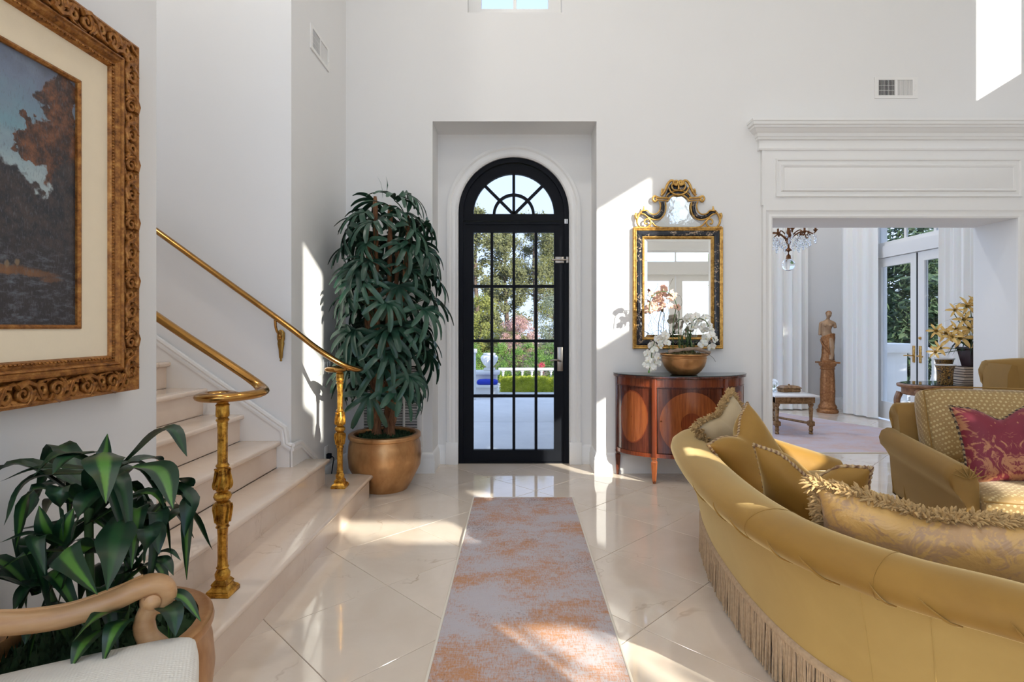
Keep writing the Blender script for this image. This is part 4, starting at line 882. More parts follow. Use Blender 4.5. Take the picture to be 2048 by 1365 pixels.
obj('crest_glass', MB().prism(poly, YB - .012, YB - .004), tm.mat, mr, 0)
bp = [(600, 455), (640, 360), (690, 250), (750, 190), (828, 215)]; bq = [Z(*q) for q in bp]; bq += [(2 * CXM - x, z) for x, z in bq[-2::-1]]; bq += [(2 * CXM - Z(640, 470)[0], Z(640, 470)[1]), (2 * CXM - Z(740, 400)[0], Z(740, 400)[1]), Z(828, 385), Z(740, 400), Z(640, 470)]
obj('crest_panel', MB().prism(bq, YB - .016, YB - .004), M['lacq'], mr, 0)
gtube([(800, 245), (770, 225), (775, 195), (805, 195), (815, 225), (790, 260), (745, 235), (735, 190), (690, 190), (640, 250), (610, 330), (570, 400), (530, 440)], 20, dy=.012, taper=1.2)
gtube([(720, 235), (712, 290), (740, 340), (790, 352), (828, 352)], 13, dy=.014)
gtube([(655, 305), (690, 370), (750, 415), (828, 432)], 15, dy=.018)
gtube([(610, 470), (655, 405), (730, 365), (828, 352)], 11); gtube([(640, 525), (700, 460), (760, 425), (828, 415)], 14, dy=.006)
gtube([(440, 478), (540, 480), (655, 485)], 17, dy=.012, n=2); gtube([(440, 515), (540, 518), (660, 528)], 13, dy=.006, n=2)
gtube([(480, 470), (415, 450), (390, 495), (420, 540), (455, 520), (440, 495)], 19, dy=.01)
gtube([(605, 550), (615, 640), (592, 750), (520, 835), (420, 850), (320, 815), (250, 760), (190, 745)], 12, dy=.008)
gtube([(500, 540), (520, 610), (505, 690), (460, 745), (400, 760), (340, 740), (290, 695), (190, 700)], 13, dy=.012)
gtube([(552, 545), (565, 630), (548, 725), (490, 792), (410, 806), (325, 775), (270, 728), (190, 722)], 30, 'crest_band', dy=-.004, mat='lacq')
gtube([(195, 715), (150, 770), (120, 850), (135, 930), (190, 985), (280, 985), (345, 935), (350, 870), (300, 835), (250, 865), (255, 915), (295, 920)], 20, dy=.01, taper=.7)
gtube([(110, 735), (95, 790), (125, 850)], 22, dy=.006); gtube([(560, 420), (545, 370), (560, 320)], 24, 'finial', dy=.008, taper=.6); gtube([(235, 700), (235, 660), (238, 620)], 26, 'finial', dy=.008, taper=.3)
gtube([(300, 820), (370, 890), (430, 955), (520, 985), (640, 992)], 14, 'garland', dy=.012)
gtube([(828, 340), (828, 300), (828, 255)], 22, 'shell', dy=.014, both=False, taper=.5); gtube([(90, 985), (400, 1000), (828, 1000)], 26, 'crest_rail', dy=.006, n=2)

# ------------------------------------------------------------------ orchid bowl
bw = thing('orchid_arrangement', 'gilt bowl of pink and white orchids with grasses on the console', 'flower arrangement', (1.411, 4.66, .8992)); BL = Vector((1.411, 4.66, .8992))
bf = [(.09, 0), (.105, .004), (.14, .035), (.168, .075), (.180, .115), (.182, .135), (.186, .137), (.186, .141), (.181, .144), (.184, .160), (.199, .166), (.203, .172), (.198, .178), (.180, .176), (.170, .15), (.001, .145)]
obj('bowl', MB().lathe(bf, 48), M['bronze'], bw, 35); tag(obj('moss', moss_mesh(.17, .145, 8, 260, .03), plain('dry_moss', (.10, .085, .03), .95, var=.5, vs=60), bw, 60), kind='stuff')
def Zo(x, y, Y=4.66): return P(1270 + x * .1465, 560 + y * .1465, Y) - BL
M['petal'] = plain('white_petal', (.86, .84, .78), .55, Subsurface_Weight=.15); M['petalp'] = plain('blush_petal', (.70, .44, .35), .55, Subsurface_Weight=.15); M['lip'] = plain('orchid_lip', (.70, .58, .30), .5)
def orchid(mats):
    mb = MB()
    for k, (a, l, w) in enumerate(((90, .040, .030), (210, .038, .028), (330, .038, .028), (12, .043, .044), (168, .043, .044))):
        a = math.radians(a)
        def g(u, v, a=a, l=l, w=w):
            r = v * l; s = (u - .5) * w * math.sqrt(max(0, sin(PI * min(1, .06 + v * .94)))) * 1.1
            return (r * cos(a) - s * sin(a), -.004 - .010 * v * v + .006 * (2 * u - 1) ** 2 + (.002 if l > .04 else 0), r * sin(a) + s * cos(a))
        mb.grid(g, 5, 6)
    mb.mi = 1; mb.lathe([(.001, -.004), (.005, -.002), (.005, .003), (.001, .006)], 7, M=Matrix.Translation((0, -.012, -.006))); return mb
ow = obj('orchid_flower', orchid(0), [M['petal'], M['lip']], bw, 60); op = obj('orchid_flower', orchid(0), [M['petalp'], M['lip']], bw, 60)
rd = random.Random(4)
def scat(src, lst, yr, s=1.):
    for k, (x, y) in enumerate(lst):
        p = Zo(x, y, rd.uniform(*yr)); r = (rd.uniform(-.5, .4), rd.uniform(-.5, .5), rd.uniform(-.9, .9))
        if k == 0: src.location = p; src.rotation_euler = r
        else: inst(src, bw, p, r, rd.uniform(.85, 1.15) * s)
WLF = [(230, 900), (300, 820), (270, 960), (350, 800), (410, 760), (430, 860), (300, 1060), (240, 1050), (170, 1010), (190, 1100), (260, 1120), (300, 1150), (210, 1190), (170, 1150), (240, 1210), (340, 890)]
WRF = [(690, 560), (740, 520), (830, 500), (880, 560), (800, 640), (920, 640), (960, 520), (1010, 620), (950, 690), (1040, 680), (1040, 760), (1090, 820), (960, 800), (930, 880), (1040, 920)]
PKF = [(400, 120), (380, 190), (330, 190), (500, 180), (540, 220), (480, 240), (220, 200), (290, 270), (350, 280), (270, 340), (480, 360), (580, 380), (220, 350), (300, 400), (190, 420), (250, 400), (370, 360)]
scat(ow, WLF, (4.48, 4.58), 1.0); scat(ow.copy() if False else ow, WRF + WLF[:1], (4.54, 4.66)); scat(op, PKF, (4.60, 4.72), .95)
sg = plain('green_cane', (.06, .12, .035), .5)
for pts in ([(520, 960), (520, 600), (560, 320), (420, 160), (230, 230), (190, 440)], [(470, 960), (440, 800), (330, 780), (250, 900), (220, 1060), (190, 1270)], [(760, 960), (760, 700), (820, 540), (960, 560), (1040, 720), (1090, 830)], [(600, 960), (595, 620), (600, 440), (560, 330)]):
    q = [Zo(x, y, 4.64 if i < 3 else 4.60) for i, (x, y) in enumerate(pts)]
    if pts[0][0] == 470: q = [Zo(x, y, lerp(4.62, 4.50, i / 5)) for i, (x, y) in enumerate(pts)]
    obj('flower_stem', MB().tube(catmull(q, 6), .0035, 6), sg, bw, 60)
obj('bud', MB().lathe([(.001, -.014), (.008, -.004), (.007, .006), (.001, .013)], 8, tuple(Zo(190, 1275, 4.50) - Vector((0, 0, -.012)))), plain('green_bud', (.12, .3, .05), .5), bw)
obj('driftwood', MB().tube(catmull([Zo(455, 985, 4.50), Zo(560, 965, 4.49), Zo(700, 950, 4.48), Zo(850, 945, 4.49), Zo(1020, 1000, 4.50)], 5), [.014 + .004 * sin(k * 1.3) for k in range(21)], 8), plain('driftwood', (.26, .19, .14), .85, var=.4, vs=50, bump=.6, bs=60), bw, 60)
gm = leafmat('variegated_grass', (.03, .10, .025), (.30, .36, .16), .5); gd = plain('dark_grass', (.02, .07, .02), .6)
for k in range(46):
    a = rd.uniform(0, 2 * PI); ln = rd.uniform(.14, .34); sp = rd.uniform(.15, .75); b0 = Vector((rd.uniform(-.05, .07), rd.uniform(-.06, .04), .15)); d = Vector((cos(a), sin(a) * .55, 0))
    pts = [b0, b0 + d * ln * sp * .35 + Vector((0, 0, ln * .6)), b0 + d * ln * sp * .9 + Vector((0, 0, ln * (.9 - sp * .45)))]
    if (b0 + d * ln * sp * .9).y > .17: continue
    obj('grass_blade', blade(pts, rd.uniform(.006, .013), .3, 4), gm if k % 2 else gd, bw, 60)
tw = plain('curly_twig', (.10, .085, .07), .8)
for pts in ([(450, 900), (430, 700), (330, 620), (250, 500), (215, 300)], [(460, 900), (470, 650), (420, 560), (460, 420), (430, 200), (480, 60), (520, -20)], [(440, 900), (380, 720), (300, 690), (220, 740), (110, 690), (40, 640)], [(480, 900), (560, 500), (640, 330), (620, 230), (580, 200)], [(700, 900), (820, 600), (950, 480), (1100, 540)], [(440, 880), (350, 640), (380, 500), (300, 380)], [(900, 980), (980, 1010), (1060, 1060), (1100, 1120)], [(470, 880), (410, 600), (390, 480)]):
    obj('twig', MB().tube(catmull([Zo(x, y, 4.66 + .04 * sin(i * 2 + x)) for i, (x, y) in enumerate(pts)], 5), .0016, 5), tw, bw, 60)

# ------------------------------------------------------------------ velvet sofa
def velvet(name, dk, lt, rough=.75, sheen=.7):
    t = NT(name); n_ = t.noise(t.coord(), 3.5, 4, .6, .5)
    lw = t.n.new('ShaderNodeLayerWeight'); lw.inputs[0].default_value = .35
    c = t.mix(t.math('MULTIPLY', n_, .8), dk, lt); t.p(c, rough, 0, Sheen_Weight=sheen, Sheen_Roughness=.35, Sheen_Tint=(1, .8, .42, 1)); t.bump(t.noise(t.coord(), 400, 2), .08, .002); return t.mat
M['velv'] = velvet('gold_velvet', (.21, .100, .010), (.39, .212, .030), .7, 1.); M['velv_lit'] = velvet('lit_gold_velvet', (.36, .225, .06), (.52, .355, .115), .7, .6); M['velv3'] = velvet('old_gold_velvet', (.20, .105, .018), (.31, .17, .034), .75, .6)  # the back panel's copy carries nap sheen and sun glow in its colour
M['cord'] = plain('fringe_cord', (.46, .33, .21), .9, var=.35, vs=60)
sf = thing('sofa', 'curved gold velvet sofa with a rolled back and long bullion fringe', 'sofa', (1.4, 2.3, 0)); SL = Vector((1.4, 2.3, 0))
RID = [(2.02, 3.42, .455), (1.78, 3.50, .53), (1.5, 3.54, .615), (1.27, 3.50, .655), (1.09, 3.30, .662), (.99, 2.9, .662), (.94, 2.5, .660), (.928, 2.1, .658), (.975, 1.78, .658), (1.10, 1.54, .658), (1.28, 1.37, .655), (1.55, 1.21, .60), (1.85, 1.11, .52), (2.05, 1.08, .455)]
rid = [Vector((x, y, z)) for x, y, z in catmull(RID, 8)]; NR = len(rid)
def nrm(i):
    t_ = rid[min(i + 1, NR - 1)] - rid[max(i - 1, 0)]; t_.z = 0; return t_.normalized().cross(Vector((0, 0, 1)))
def sec(i, pts): p = rid[i]; n_ = nrm(i); return [Vector((p.x, p.y, 0)) + n_ * o - SL + Vector((0, 0, z if isinstance(z, float) and not rel else z)) for o, z, rel in pts]
def sofa_ring(i, which):
    z = rid[i].z
    if which == 'panel': pf = [(-.03, .20), (-.015, .20), (.005, .30), (.035, .42), (.078, z - .100), (.055, z - .085), (-.03, z - .085)]
    else: pf = [(.070, z - .108), (.105, z - .106), (.140, z - .090), (.157, z - .062), (.150, z - .033), (.122, z - .010), (.080, z + .004), (.035, z + .006), (-.01, z - .002), (-.05, z - .022), (-.078, z - .06), (-.09, z - .11), (-.09, .30), (-.05, .26), (.0, .30), (.03, z - .16)]
    n_ = nrm(i); p = rid[i]; return [Vector((p.x, p.y, 0)) + n_ * o - SL + Vector((0, 0, zz)) for o, zz in pf]
obj('back_panel', MB().ring([sofa_ring(i, 'panel') for i in range(NR)]), M['velv_lit'], sf, 50)
bk_ = obj('rolled_back', MB().ring([sofa_ring(i, 'roll') for i in range(NR)]), M['velv'], sf, 60)
def along(o, dz, absz=None): return [Vector((rid[i].x, rid[i].y, 0)) + nrm(i) * o - SL + Vector((0, 0, absz if absz is not None else rid[i].z + dz)) for i in range(NR)]
obj('piping', MB().tube(along(.084, -.105), .0055, 7), M['velv3'], sf, 60)
obj('fringe_band', MB().tube(along(-.012, 0, .196), .010, 7, flat=1.6), M['cord'], sf, 60)
for i in (60, 71, 26):                                    # sewn seams over the roll
    r_ = sofa_ring(i, 'roll')[:11]; obj('seam', MB().tube([Vector(p) for p in catmull(r_, 3)], .0012, 5), M['velv'], bk_, 60)
for i in (69, 74): r_ = sofa_ring(i, 'panel')[1:5]; obj('seam', MB().tube([p + nrm(i) * .001 for p in catmull(r_, 4)], .0014, 5), M['velv_lit'], sf, 60)
for k, i in enumerate(range(52, 104, 4)):                  # gathered pleats above the piping
    n_, p_ = nrm(i), rid[i]; q = [Vector((p_.x, p_.y, 0)) - SL + n_ * o + Vector((0, 0, p_.z + dz)) for o, dz in ((.105, -.108), (.142, -.091), (.158, -.064), (.156, -.045))]
    sh = (rid[min(i + 3, NR - 1)] - p_) * (.5 if k % 2 else .9); obj('pleat', MB().tube(catmull([q[0], q[1] - sh * .3, q[2] - sh * .7, q[3] - sh], 4), [.0035, .0038, .0038, .0036, .0034, .0032, .003, .0028, .0025, .002, .0015, .001, .0006], 6), M['velv'], bk_, 60)
fr = MB(); rd = random.Random(9); acc = 0; d0 = .0060
base_p = along(-.010, 0, .19)
for a, b in zip(base_p, base_p[1:]):
    L = (b - a).length
    while acc < L:
        p = lerp(a, b, acc / L); w = Vector((rd.uniform(-.007, .007), rd.uniform(-.007, .007), 0)); p = p + Vector((rd.uniform(-.004, .004), rd.uniform(-.004, .004), 0)); r = rd.uniform(.0028, .0040)
        fr.tube([p, p + w * .5 + Vector((0, 0, -.06)), p + w + Vector((0, 0, -.12)), p + w * 1.2 + Vector((0, 0, -.182 + rd.uniform(0, .008)))], [r, r * 1.1, r, r * .9], 5); acc += d0 * rd.uniform(.8, 1.15)
    acc -= L
tag(obj('bullion_fringe', fr, M['cord'], sf, 60), kind='stuff')
def xin(Y): return min(((p.x + .07) for p in rid if abs(p.y - Y) < .12 and p.x < 1.5), default=1.2)
def seat(u, v):
    Y = lerp(1.30, 3.40, v); x0 = interp([(1.30, 1.50), (1.5, 1.25), (1.8, 1.06), (2.3, 1.02), (2.9, 1.07), (3.2, 1.18), (3.40, 1.45)], Y); X = lerp(x0, 1.95, u); ed = min(1, (1 - u) * 7, v * 14, (1 - v) * 14); return (X - SL.x, Y - SL.y, .36 + .085 * math.sqrt(max(0, 1 - (1 - ed) ** 2)))
sc_ = MB().grid(seat, 20, 30); obj('seat_cushion', sc_, M['velv'], sf, 60)
fb = MB(); out = [(interp([(1.16, 1.62), (1.30, 1.40), (1.5, 1.18), (1.8, 1.0), (2.3, .97), (2.9, 1.02), (3.2, 1.13), (3.40, 1.40), (3.46, 1.62)], y), y) for y in [1.16 + k * .115 for k in range(21)]]
fb.prism([(x - SL.x, y - SL.y) for x, y in out] + [(1.93 - SL.x, 3.46 - SL.y), (1.93 - SL.x, 1.16 - SL.y)], .19, .37, 'z'); obj('seat_base', fb, M['velv'], sf, 30)
for x, y in ((1.15, 2.0), (1.15, 2.8), (1.85, 1.3), (1.85, 3.3)): obj('leg', MB().lathe([(.02, 0), (.028, .06), (.032, .14), (.034, .2)], 12, (x - SL.x, y - SL.y, 0)), M['mahog'], sf)
sk_ = MB().grid(lambda u, v: (1.935 - SL.x + .006 * sin(u * 220), lerp(1.16, 3.46, u) - SL.y, lerp(.02, .2, v)), 160, 2); obj('front_fringe', sk_, M['cord'], sf, 60)

# ------------------------------------------------------------------ pillows
def pillow_mesh(w, h, t, chop=.0, n=22, seed=0, ear=.10):
    def shape(a, b):                                       # outline pinched between corners, chopped at the top
        ex = 1 - ear * (1 - b * b) ; ez = 1 - ear * (1 - a * a)
        x = w / 2 * a * ex; z = h / 2 * b * ez
        if b > 0: z -= chop * math.exp(-(a / .33) ** 2) * b ** 1.5
        return x, z
    mb = MB()
    def f(s):
        def g(u, v):
            a, b = sin((u - .5) * PI), sin((v - .5) * PI); x, z = shape(a, b)
            k = (max(0, 1 - a ** 4) * max(0, 1 - b ** 4)) ** .55
            y = s * t / 2 * k * (1 - (.35 if chop else 0) * math.exp(-(a / .22) ** 2) * max(0, b) ** 1) + s * .004 * sin(a * 9 + seed) * sin(b * 7 + seed * 2) * k
            return (x, y, z)
        return g
    mb.grid(f(1), n, n); mb.grid(f(-1), n, n)
    A = [sin((k / 12 - .5) * PI) for k in range(13)]
    ed = [shape(a, -1) for a in A] + [shape(1, b) for b in A[1:]] + [shape(a, 1) for a in A[-2::-1]] + [shape(-1, b) for b in A[-2:0:-1]]
    return mb, [Vector((x, 0, z)) for x, z in ed]
def bushy(edge, n, ln, seed, rad=.012):
    rd = random.Random(seed); mb = MB(); N = len(edge)
    seg = [(edge[(i + 1) % N] - edge[i]).length for i in range(N)]; tot = sum(seg)
    for k in range(n):
        d = tot * (k + rd.random()) / n; i = 0
        while d > seg[i]: d -= seg[i]; i += 1
        p = lerp(edge[i], edge[(i + 1) % N], d / seg[i]); o = p.normalized(); q = p + o * rd.uniform(-.004, .012) + Vector((0, rd.uniform(-.014, .014), 0))
        dr = (o + Vector((rd.uniform(-.7, .7), rd.uniform(-1.1, 1.1), rd.uniform(-.7, .7)))).normalized(); l = ln * rd.uniform(.6, 1.2)
        mb.tube([q, q + dr * l * .6, q + dr * l + Vector((0, 0, -.2 * l))], [rad * .35, rad * .42, rad * .12], 5)
    return mb
def pillow(label, loc, nrm_, size, mat, trim, tmat, tilt=0, roll=0, chop=.06, seed=0, group='cushions on the curved sofa', name='throw_pillow'):
    w, h, tk = size; o = thing(name, label, 'cushion', loc, group=group)
    ang = math.atan2(nrm_[1], nrm_[0]) + PI / 2           # local -y faces nrm_
    o.rotation_euler = Euler((tilt, roll, ang), 'XYZ') if False else (Matrix.Rotation(ang, 3, 'Z') @ Matrix.Rotation(tilt, 3, 'X') @ Matrix.Rotation(roll, 3, 'Y')).to_euler()
    mb, ed = pillow_mesh(w, h, tk, chop, seed=seed); obj('cover', mb, mat, o, 70)
    if trim == 'fringe': tag(obj('fringe', bushy(ed, 3400, .034, seed), tmat, o, 60), kind='stuff')
    else:
        pe = catmull(ed, 6, True); N = len(pe); obj('cord_trim', MB().tube(pe, [.0075 + .0022 * sin(k * 1.75) for k in range(N)], 7, closed=True), tmat, o, 70)
    return o
M['rope'] = (lambda t: (t.p(t.mix(t.wave(t.coord(), 26, 0, 0, d='DIAGONAL'), (.17, .085, .045), (.50, .36, .19)), .8), t.mat)[-1])(NT('twisted_cord'))
M['frin'] = plain('bushy_fringe', (.40, .26, .11), .9, var=.45, vs=45); M['beige'] = velvet('taupe_silk', (.36, .27, .15), (.45, .35, .21), .5, .3)
t = NT('gold_brocade'); v = t.coord(); w_ = t.voro(v, 7, 'SMOOTH_F1'); n_ = t.noise(v, 18, 4, .6, 2.5)
f = t.math('MULTIPLY', t.math('SUBTRACT', t.math('SUBTRACT', n_, t.math('MULTIPLY', w_, .55)), .16), 9., clamp=True)
t.p(t.mix(f, (.42, .25, .115), (.56, .33, .10)), .38, 0, Sheen_Weight=.3); t.bump(t.noise(v, 7, 4, .6, 1.), .35, .03); M['broc'] = t.mat
t = NT('crimson_damask'); v = t.coord(scale=(1, 0, 1)); sx = t.sep(t.coord()); ax = t.n.new('ShaderNodeCombineXYZ'); t.set(ax.inputs[0], t.math('ABSOLUTE', sx[0])); t.set(ax.inputs[1], sx[2]); av = ax.outputs[0]
n_ = t.noise(av, 13, 4, .6, 2.6); vo = t.voro(av, 9, 'SMOOTH_F1')
f = t.math('MULTIPLY', t.math('SUBTRACT', t.math('SUBTRACT', n_, t.math('MULTIPLY', vo, .5)), .27), 12., clamp=True)
f = t.math('MULTIPLY', f, t.math('SUBTRACT', 1.25, t.math('MULTIPLY', t.noise(t.coord(scale=(30, 1, 300)), 2, 2), .6), clamp=True))
t.p(t.mix(f, (.17, .007, .022), (.42, .18, .08)), .6, 0, Sheen_Weight=.08); M['damask'] = t.mat
M['stripe'] = (lambda t: (t.p(t.mix(t.math('GREATER_THAN', t.wave(t.coord(), 22, 0, 0, d='DIAGONAL'), .5), (.035, .02, .015), (.30, .21, .11)), .85), t.mat)[-1])(NT('striped_brush_trim'))
pillow('taupe fringed cushion tucked in the far corner of the curved sofa', (1.265, 3.24, .635), (.55, -.83), (.42, .42, .15), M['beige'], 'fringe', M['frin'], math.radians(-18), math.radians(-24), .03, 1)
pillow('gold velvet cushion with cord edge in front of the taupe one', (1.25, 2.94, .60), (.50, -.86), (.44, .44, .18), M['velv'], 'cord', M['rope'], math.radians(-20), math.radians(-26), .06, 2)
pillow('gold velvet cushion with cord edge leaning at the middle of the sofa', (1.235, 2.30, .575), (.72, .69), (.44, .44, .17), M['velv'], 'cord', M['rope'], math.radians(-22), math.radians(-3), .09, 3)
pillow('large tan brocade cushion with bushy fringe nearest the camera', (1.275, 1.72, .595), (.56, .83), (.62, .36, .17), M['broc'], 'fringe', M['frin'], math.radians(-20), math.radians(-3), .035, 4)
# ------------------------------------------------------------------ gold armchairs
t = NT('diamond_dot_fabric'); v = t.coord(rot=(0, 0, PI / 4)); d_ = t.voro(t.coord(rot=(.785, .615, .0)), 52, 'F1', 'Distance', 0.)
f = t.math('MULTIPLY', t.math('SUBTRACT', .42, d_), 9., clamp=True)
t.p(t.mix(f, (.32, .20, .065), (.52, .39, .18)), .6, 0, Sheen_Weight=.3); t.bump(f, .25, .003); M['dots'] = t.mat
def loft(rings): return MB().ring(rings)
def gold_chair(label, loc, rz, back_h=.80, wings=False, group='gold velvet armchairs'):
    c = thing('velvet_armchair', label, 'armchair', loc, rz, group)
    obj('seat_base', MB().rbox((-.365, -.46, .2), (.365, .42, .36), .02), M['velv3'], c, 40)
    obj('seat_cushion', cushion(-.36, .36, -.53, .32, .345, .475, .035, 20, 7), M['dots'], c, 60)
    A = [sin((k / 10 - .5) * PI) for k in range(11)]
    for z in (.385, .437):
        obj('piping', MB().tube(catmull([(-.352, -.515, z), (0, -.527, z), (.352, -.515, z)], 6), .005, 6), M['velv3'], c, 60)
    for s in (-1, 1):
        pf = [(-.40, .2), (-.41, .30), (-.42, .42), (-.445, .465), (-.475, .50), (-.485, .545), (-.47, .59), (-.435, .612), (-.40, .610), (-.37, .585), (-.355, .54), (-.352, .42), (-.352, .2)]
        rings = []
        for y, k, dz in ((.46, .98, .02), (.30, 1, .01), (.0, 1, 0), (-.25, 1, -.006), (-.40, 1, -.012), (-.455, .99, -.014), (-.475, .95, -.018), (-.48, .86, -.03)):
            cx, cz = -.38, .45; rings.append([(s * -1 * -(cx + (x - cx) * k), y, cz + (z - cz) * k + (dz if z > .4 else 0)) for x, z in pf])
        ar = obj('arm', loft(rings), M['velv3'], c, 50)
        for q in range(7):
            a = PI * (.1 + .8 * q / 6); obj('pleat', MB().tube([(s * .40, -.484, .535), (s * .40 - s * .05 * cos(a), -.484, .535 + .045 * sin(a)), (s * .40 - s * .078 * cos(a), -.474, .535 + .07 * sin(a))], [.0035, .003, .002], 5), M['velv3'], ar, 60)
    bp_ = [(.24, .2), (.29, .42), (.325, back_h - .12), (.345, back_h - .05), (.385, back_h - .008), (.43, back_h), (.475, back_h - .015), (.50, back_h - .055), (.495, back_h - .09), (.46, back_h - .115), (.445, back_h - .16), (.44, .2)]
    bk = []
    for x, k in ((-.40, .86), (-.41, .96), (-.395, 1), (-.2, 1.02), (0, 1.03), (.2, 1.02), (.395, 1), (.41, .96), (.40, .86)):
        bk.append([(x, .40 + (y - .40) * (1 if k > .99 else k), .2 + (z - .2) * (k if z > .5 else 1)) for y, z in bp_])
    obj('backrest', loft(bk), M['velv3'], c, 50)
    if wings:
        for s in (-1, 1):
            obj('wing', loft([[(s * (.36 + o), y, z) for o, z in ((0, .58), (.055, .60), (.075, .75), (.07, back_h - .1), (.04, back_h - .02), (0, back_h - .03), (-.025, .75))] for y in (.40, .30, .16, .12)]), M['velv3'], c, 50)
    else:
        obj('back_cushion', cushion(-.33, .33, -.23, .23, -.10, .10, .03, 18, 6), M['dots'], c, 60, loc=(0, .235, .685), rot=(math.radians(72), 0, 0))
        obj('cushion_piping', MB().tube([Vector((x, .235 - .095 * sin(math.radians(72)) - y * -cos(math.radians(72)) * 1 - .0, .685 + y * sin(math.radians(72)) + .098 * cos(math.radians(72)) * 1)) for x, y in ((-.32, -.2), (-.325, 0), (-.325, .2), (-.2, .225), (0, .228), (.2, .225), (.325, .2), (.325, 0), (.32, -.2))], .005, 6), M['velv3'], c, 60)
    sk = MB(); per = [(-.375, .45), (-.375, -.465), (.375, -.465), (.375, .45)]
    pts = []
    for (x0, y0), (x1, y1) in zip(per, per[1:] + per[:1]):
        n = 60
        for k in range(n): pts.append((lerp(x0, x1, k / n), lerp(y0, y1, k / n)))
    sk.ring([[(x * (1 + .012 * sin(k * 1.6) * q), y * (1 + .012 * sin(k * 1.6) * q), z) for k, (x, y) in enumerate(pts)] for z, q in ((.015, 1), (.10, .7), (.205, 0))], cap=(False, False))
    obj('skirt', sk, M['cord'], c, 60)
    for x in (-.32, .32):
        for y in (-.40, .38): obj('leg', MB().box((x - .02, y - .02, 0), (x + .02, y + .02, .21)), M['mahog'], c, 0)
    return c
gold_chair('gold velvet armchair with dotted cushions and the crimson pillow', (2.78, 3.13, 0), math.radians(-14.5))
gold_chair('gold velvet wing chair standing by the right wall behind the dotted armchair', (4.33, 4.22, 0), math.radians(-8), 1.02, True)
pillow('crimson damask cushion with gold flowers and striped brush trim', (2.60, 2.93, .675), (-.28, -.96), (.43, .42, .14), M['damask'], 'cord', M['stripe'], math.radians(-17), math.radians(-4), .06, 6, group='cushions on the dotted armchair')

# ------------------------------------------------------------------ sitting room: glazed doors, curtains
def door_pair(n, ax, at, a0, am, a1, z1, sgn, lab):
    out = []
    for i, (p, q) in enumerate(((a0, am - .008), (am + .008, a1))):
        o = window((p, q, .015, z1), ax, at, 1, 1, .115, bottom=.24, gm='glass_side', name='door_%d' % (n + i), lab=lab[i]); out.append(o)
        h = (q - .05 if i == 0 else p + .05); fn = (lambda a, o_, z: (at + sgn * o_, a, z)) if ax == 'y' else (lambda a, o_, z: (a, at + sgn * o_, z))
        c_ = [fn(h - .022, .024, .84), fn(h + .022, .034, 1.06)]; pl = obj('lock_plate', MB().rbox([min(x) for x in zip(*c_)], [max(x) for x in zip(*c_)], .004), M['giltm'], o)
        d = -1 if i == 0 else 1
        obj('lever', MB().tube(catmull([fn(h, .03, .93), fn(h, .075, .93), fn(h + d * .03, .085, .93), fn(h + d * .11, .08, .925)], 4), .008, 8), M['giltm'], pl)
    g = [(am - .012, -.01), (am + .012, .03)]
    b = MB().box((at + min(sgn * .0, sgn * .03), am - .009, .01), (at + max(sgn * .0, sgn * .03), am + .009, z1)) if ax == 'y' else MB().box((am - .009, at + min(0, sgn * .03), .01), (am + .009, at + max(0, sgn * .03), z1))
    obj('gap_shade', b, M['dark'], out[0], 0)  # dark strip stands in for the shaded gap between the leaves
    return out
dd = door_pair(2, 'y', FX1 + .05, 6.28, 7.12, 7.94, 2.27, -1, ('nearer leaf of the white glazed double doors in the sitting room', 'farther leaf of the white glazed double doors in the sitting room'))
obj('deadbolt', MB().lathe([(.001, 0), (.02, 0), (.02, .012), (.012, .02), (.001, .021)], 14, M=Matrix.Translation((FX1 + .026, 7.065, 1.16)) @ Matrix.Rotation(-PI / 2, 4, 'Y')), M['giltm'], dd[0])
window(SR[1], 'y', FX1 + .06, 3, 1, .06, .04, gm='glass_side', lab='transom window above the sitting room double doors')
door_pair(4, 'x', FY1 + .05, 2.02, 3.06, 4.08, 2.27, -1, ('left leaf of the far glazed doors in the sitting room', 'right leaf of the far glazed doors beside the white curtain'))
window(FR[1], 'x', FY1 + .06, 3, 1, .06, .04, gm='glass_door', lab='transom window over the far sitting room doors')
M['sheer'] = (lambda t: (t.p((.86, .85, .82), .9, Transmission_Weight=0., Subsurface_Weight=.1), t.mat)[-1])(NT('white_curtain_cloth'))
def curtain(label, a, b, folds, amp, z1=4.4, n=None, thick=None):
    o = thing('curtain', label, 'curtain', (0, 0, 0), group='sitting room curtains'); a, b = Vector((*a, 0)), Vector((*b, 0)); d = (b - a); L = d.length; nn = d.normalized().cross(Vector((0, 0, 1)))
    N = folds * 10
    def f(u, v):
        w = amp * (sin(u * folds * 2 * PI) + .35 * sin(u * folds * 4.4 * PI + 1)) * lerp(1.0, .7, v); return a + d * u + nn * w + Vector((0, 0, lerp(.015, z1, v)))
    obj('panel', MB().grid(lambda u, v: f(u, v), N + 1, 8), M['sheer'], o, 60)
    obj('hem', MB().grid(lambda u, v: f(u, v * .03) + nn * (.003 if True else 0), N + 1, 2), M['sheer'], o, 60)
    obj('rod', MB().tube([a + Vector((0, 0, z1)) - d * .05, b + Vector((0, 0, z1)) + d * .05], .012, 8), M['brass'], o)
curtain('white floor-length curtain at the right edge of the glazed double doors', (5.06, 5.92), (5.06, 6.60), 6, .030)
curtain('white floor-length curtain in the corner beside the column statue', (5.07, 7.74), (4.90, 8.27), 3, .03)
curtain('white floor-length curtain on the far wall behind the low table', (3.93, 8.63), (4.56, 8.63), 4, .032)

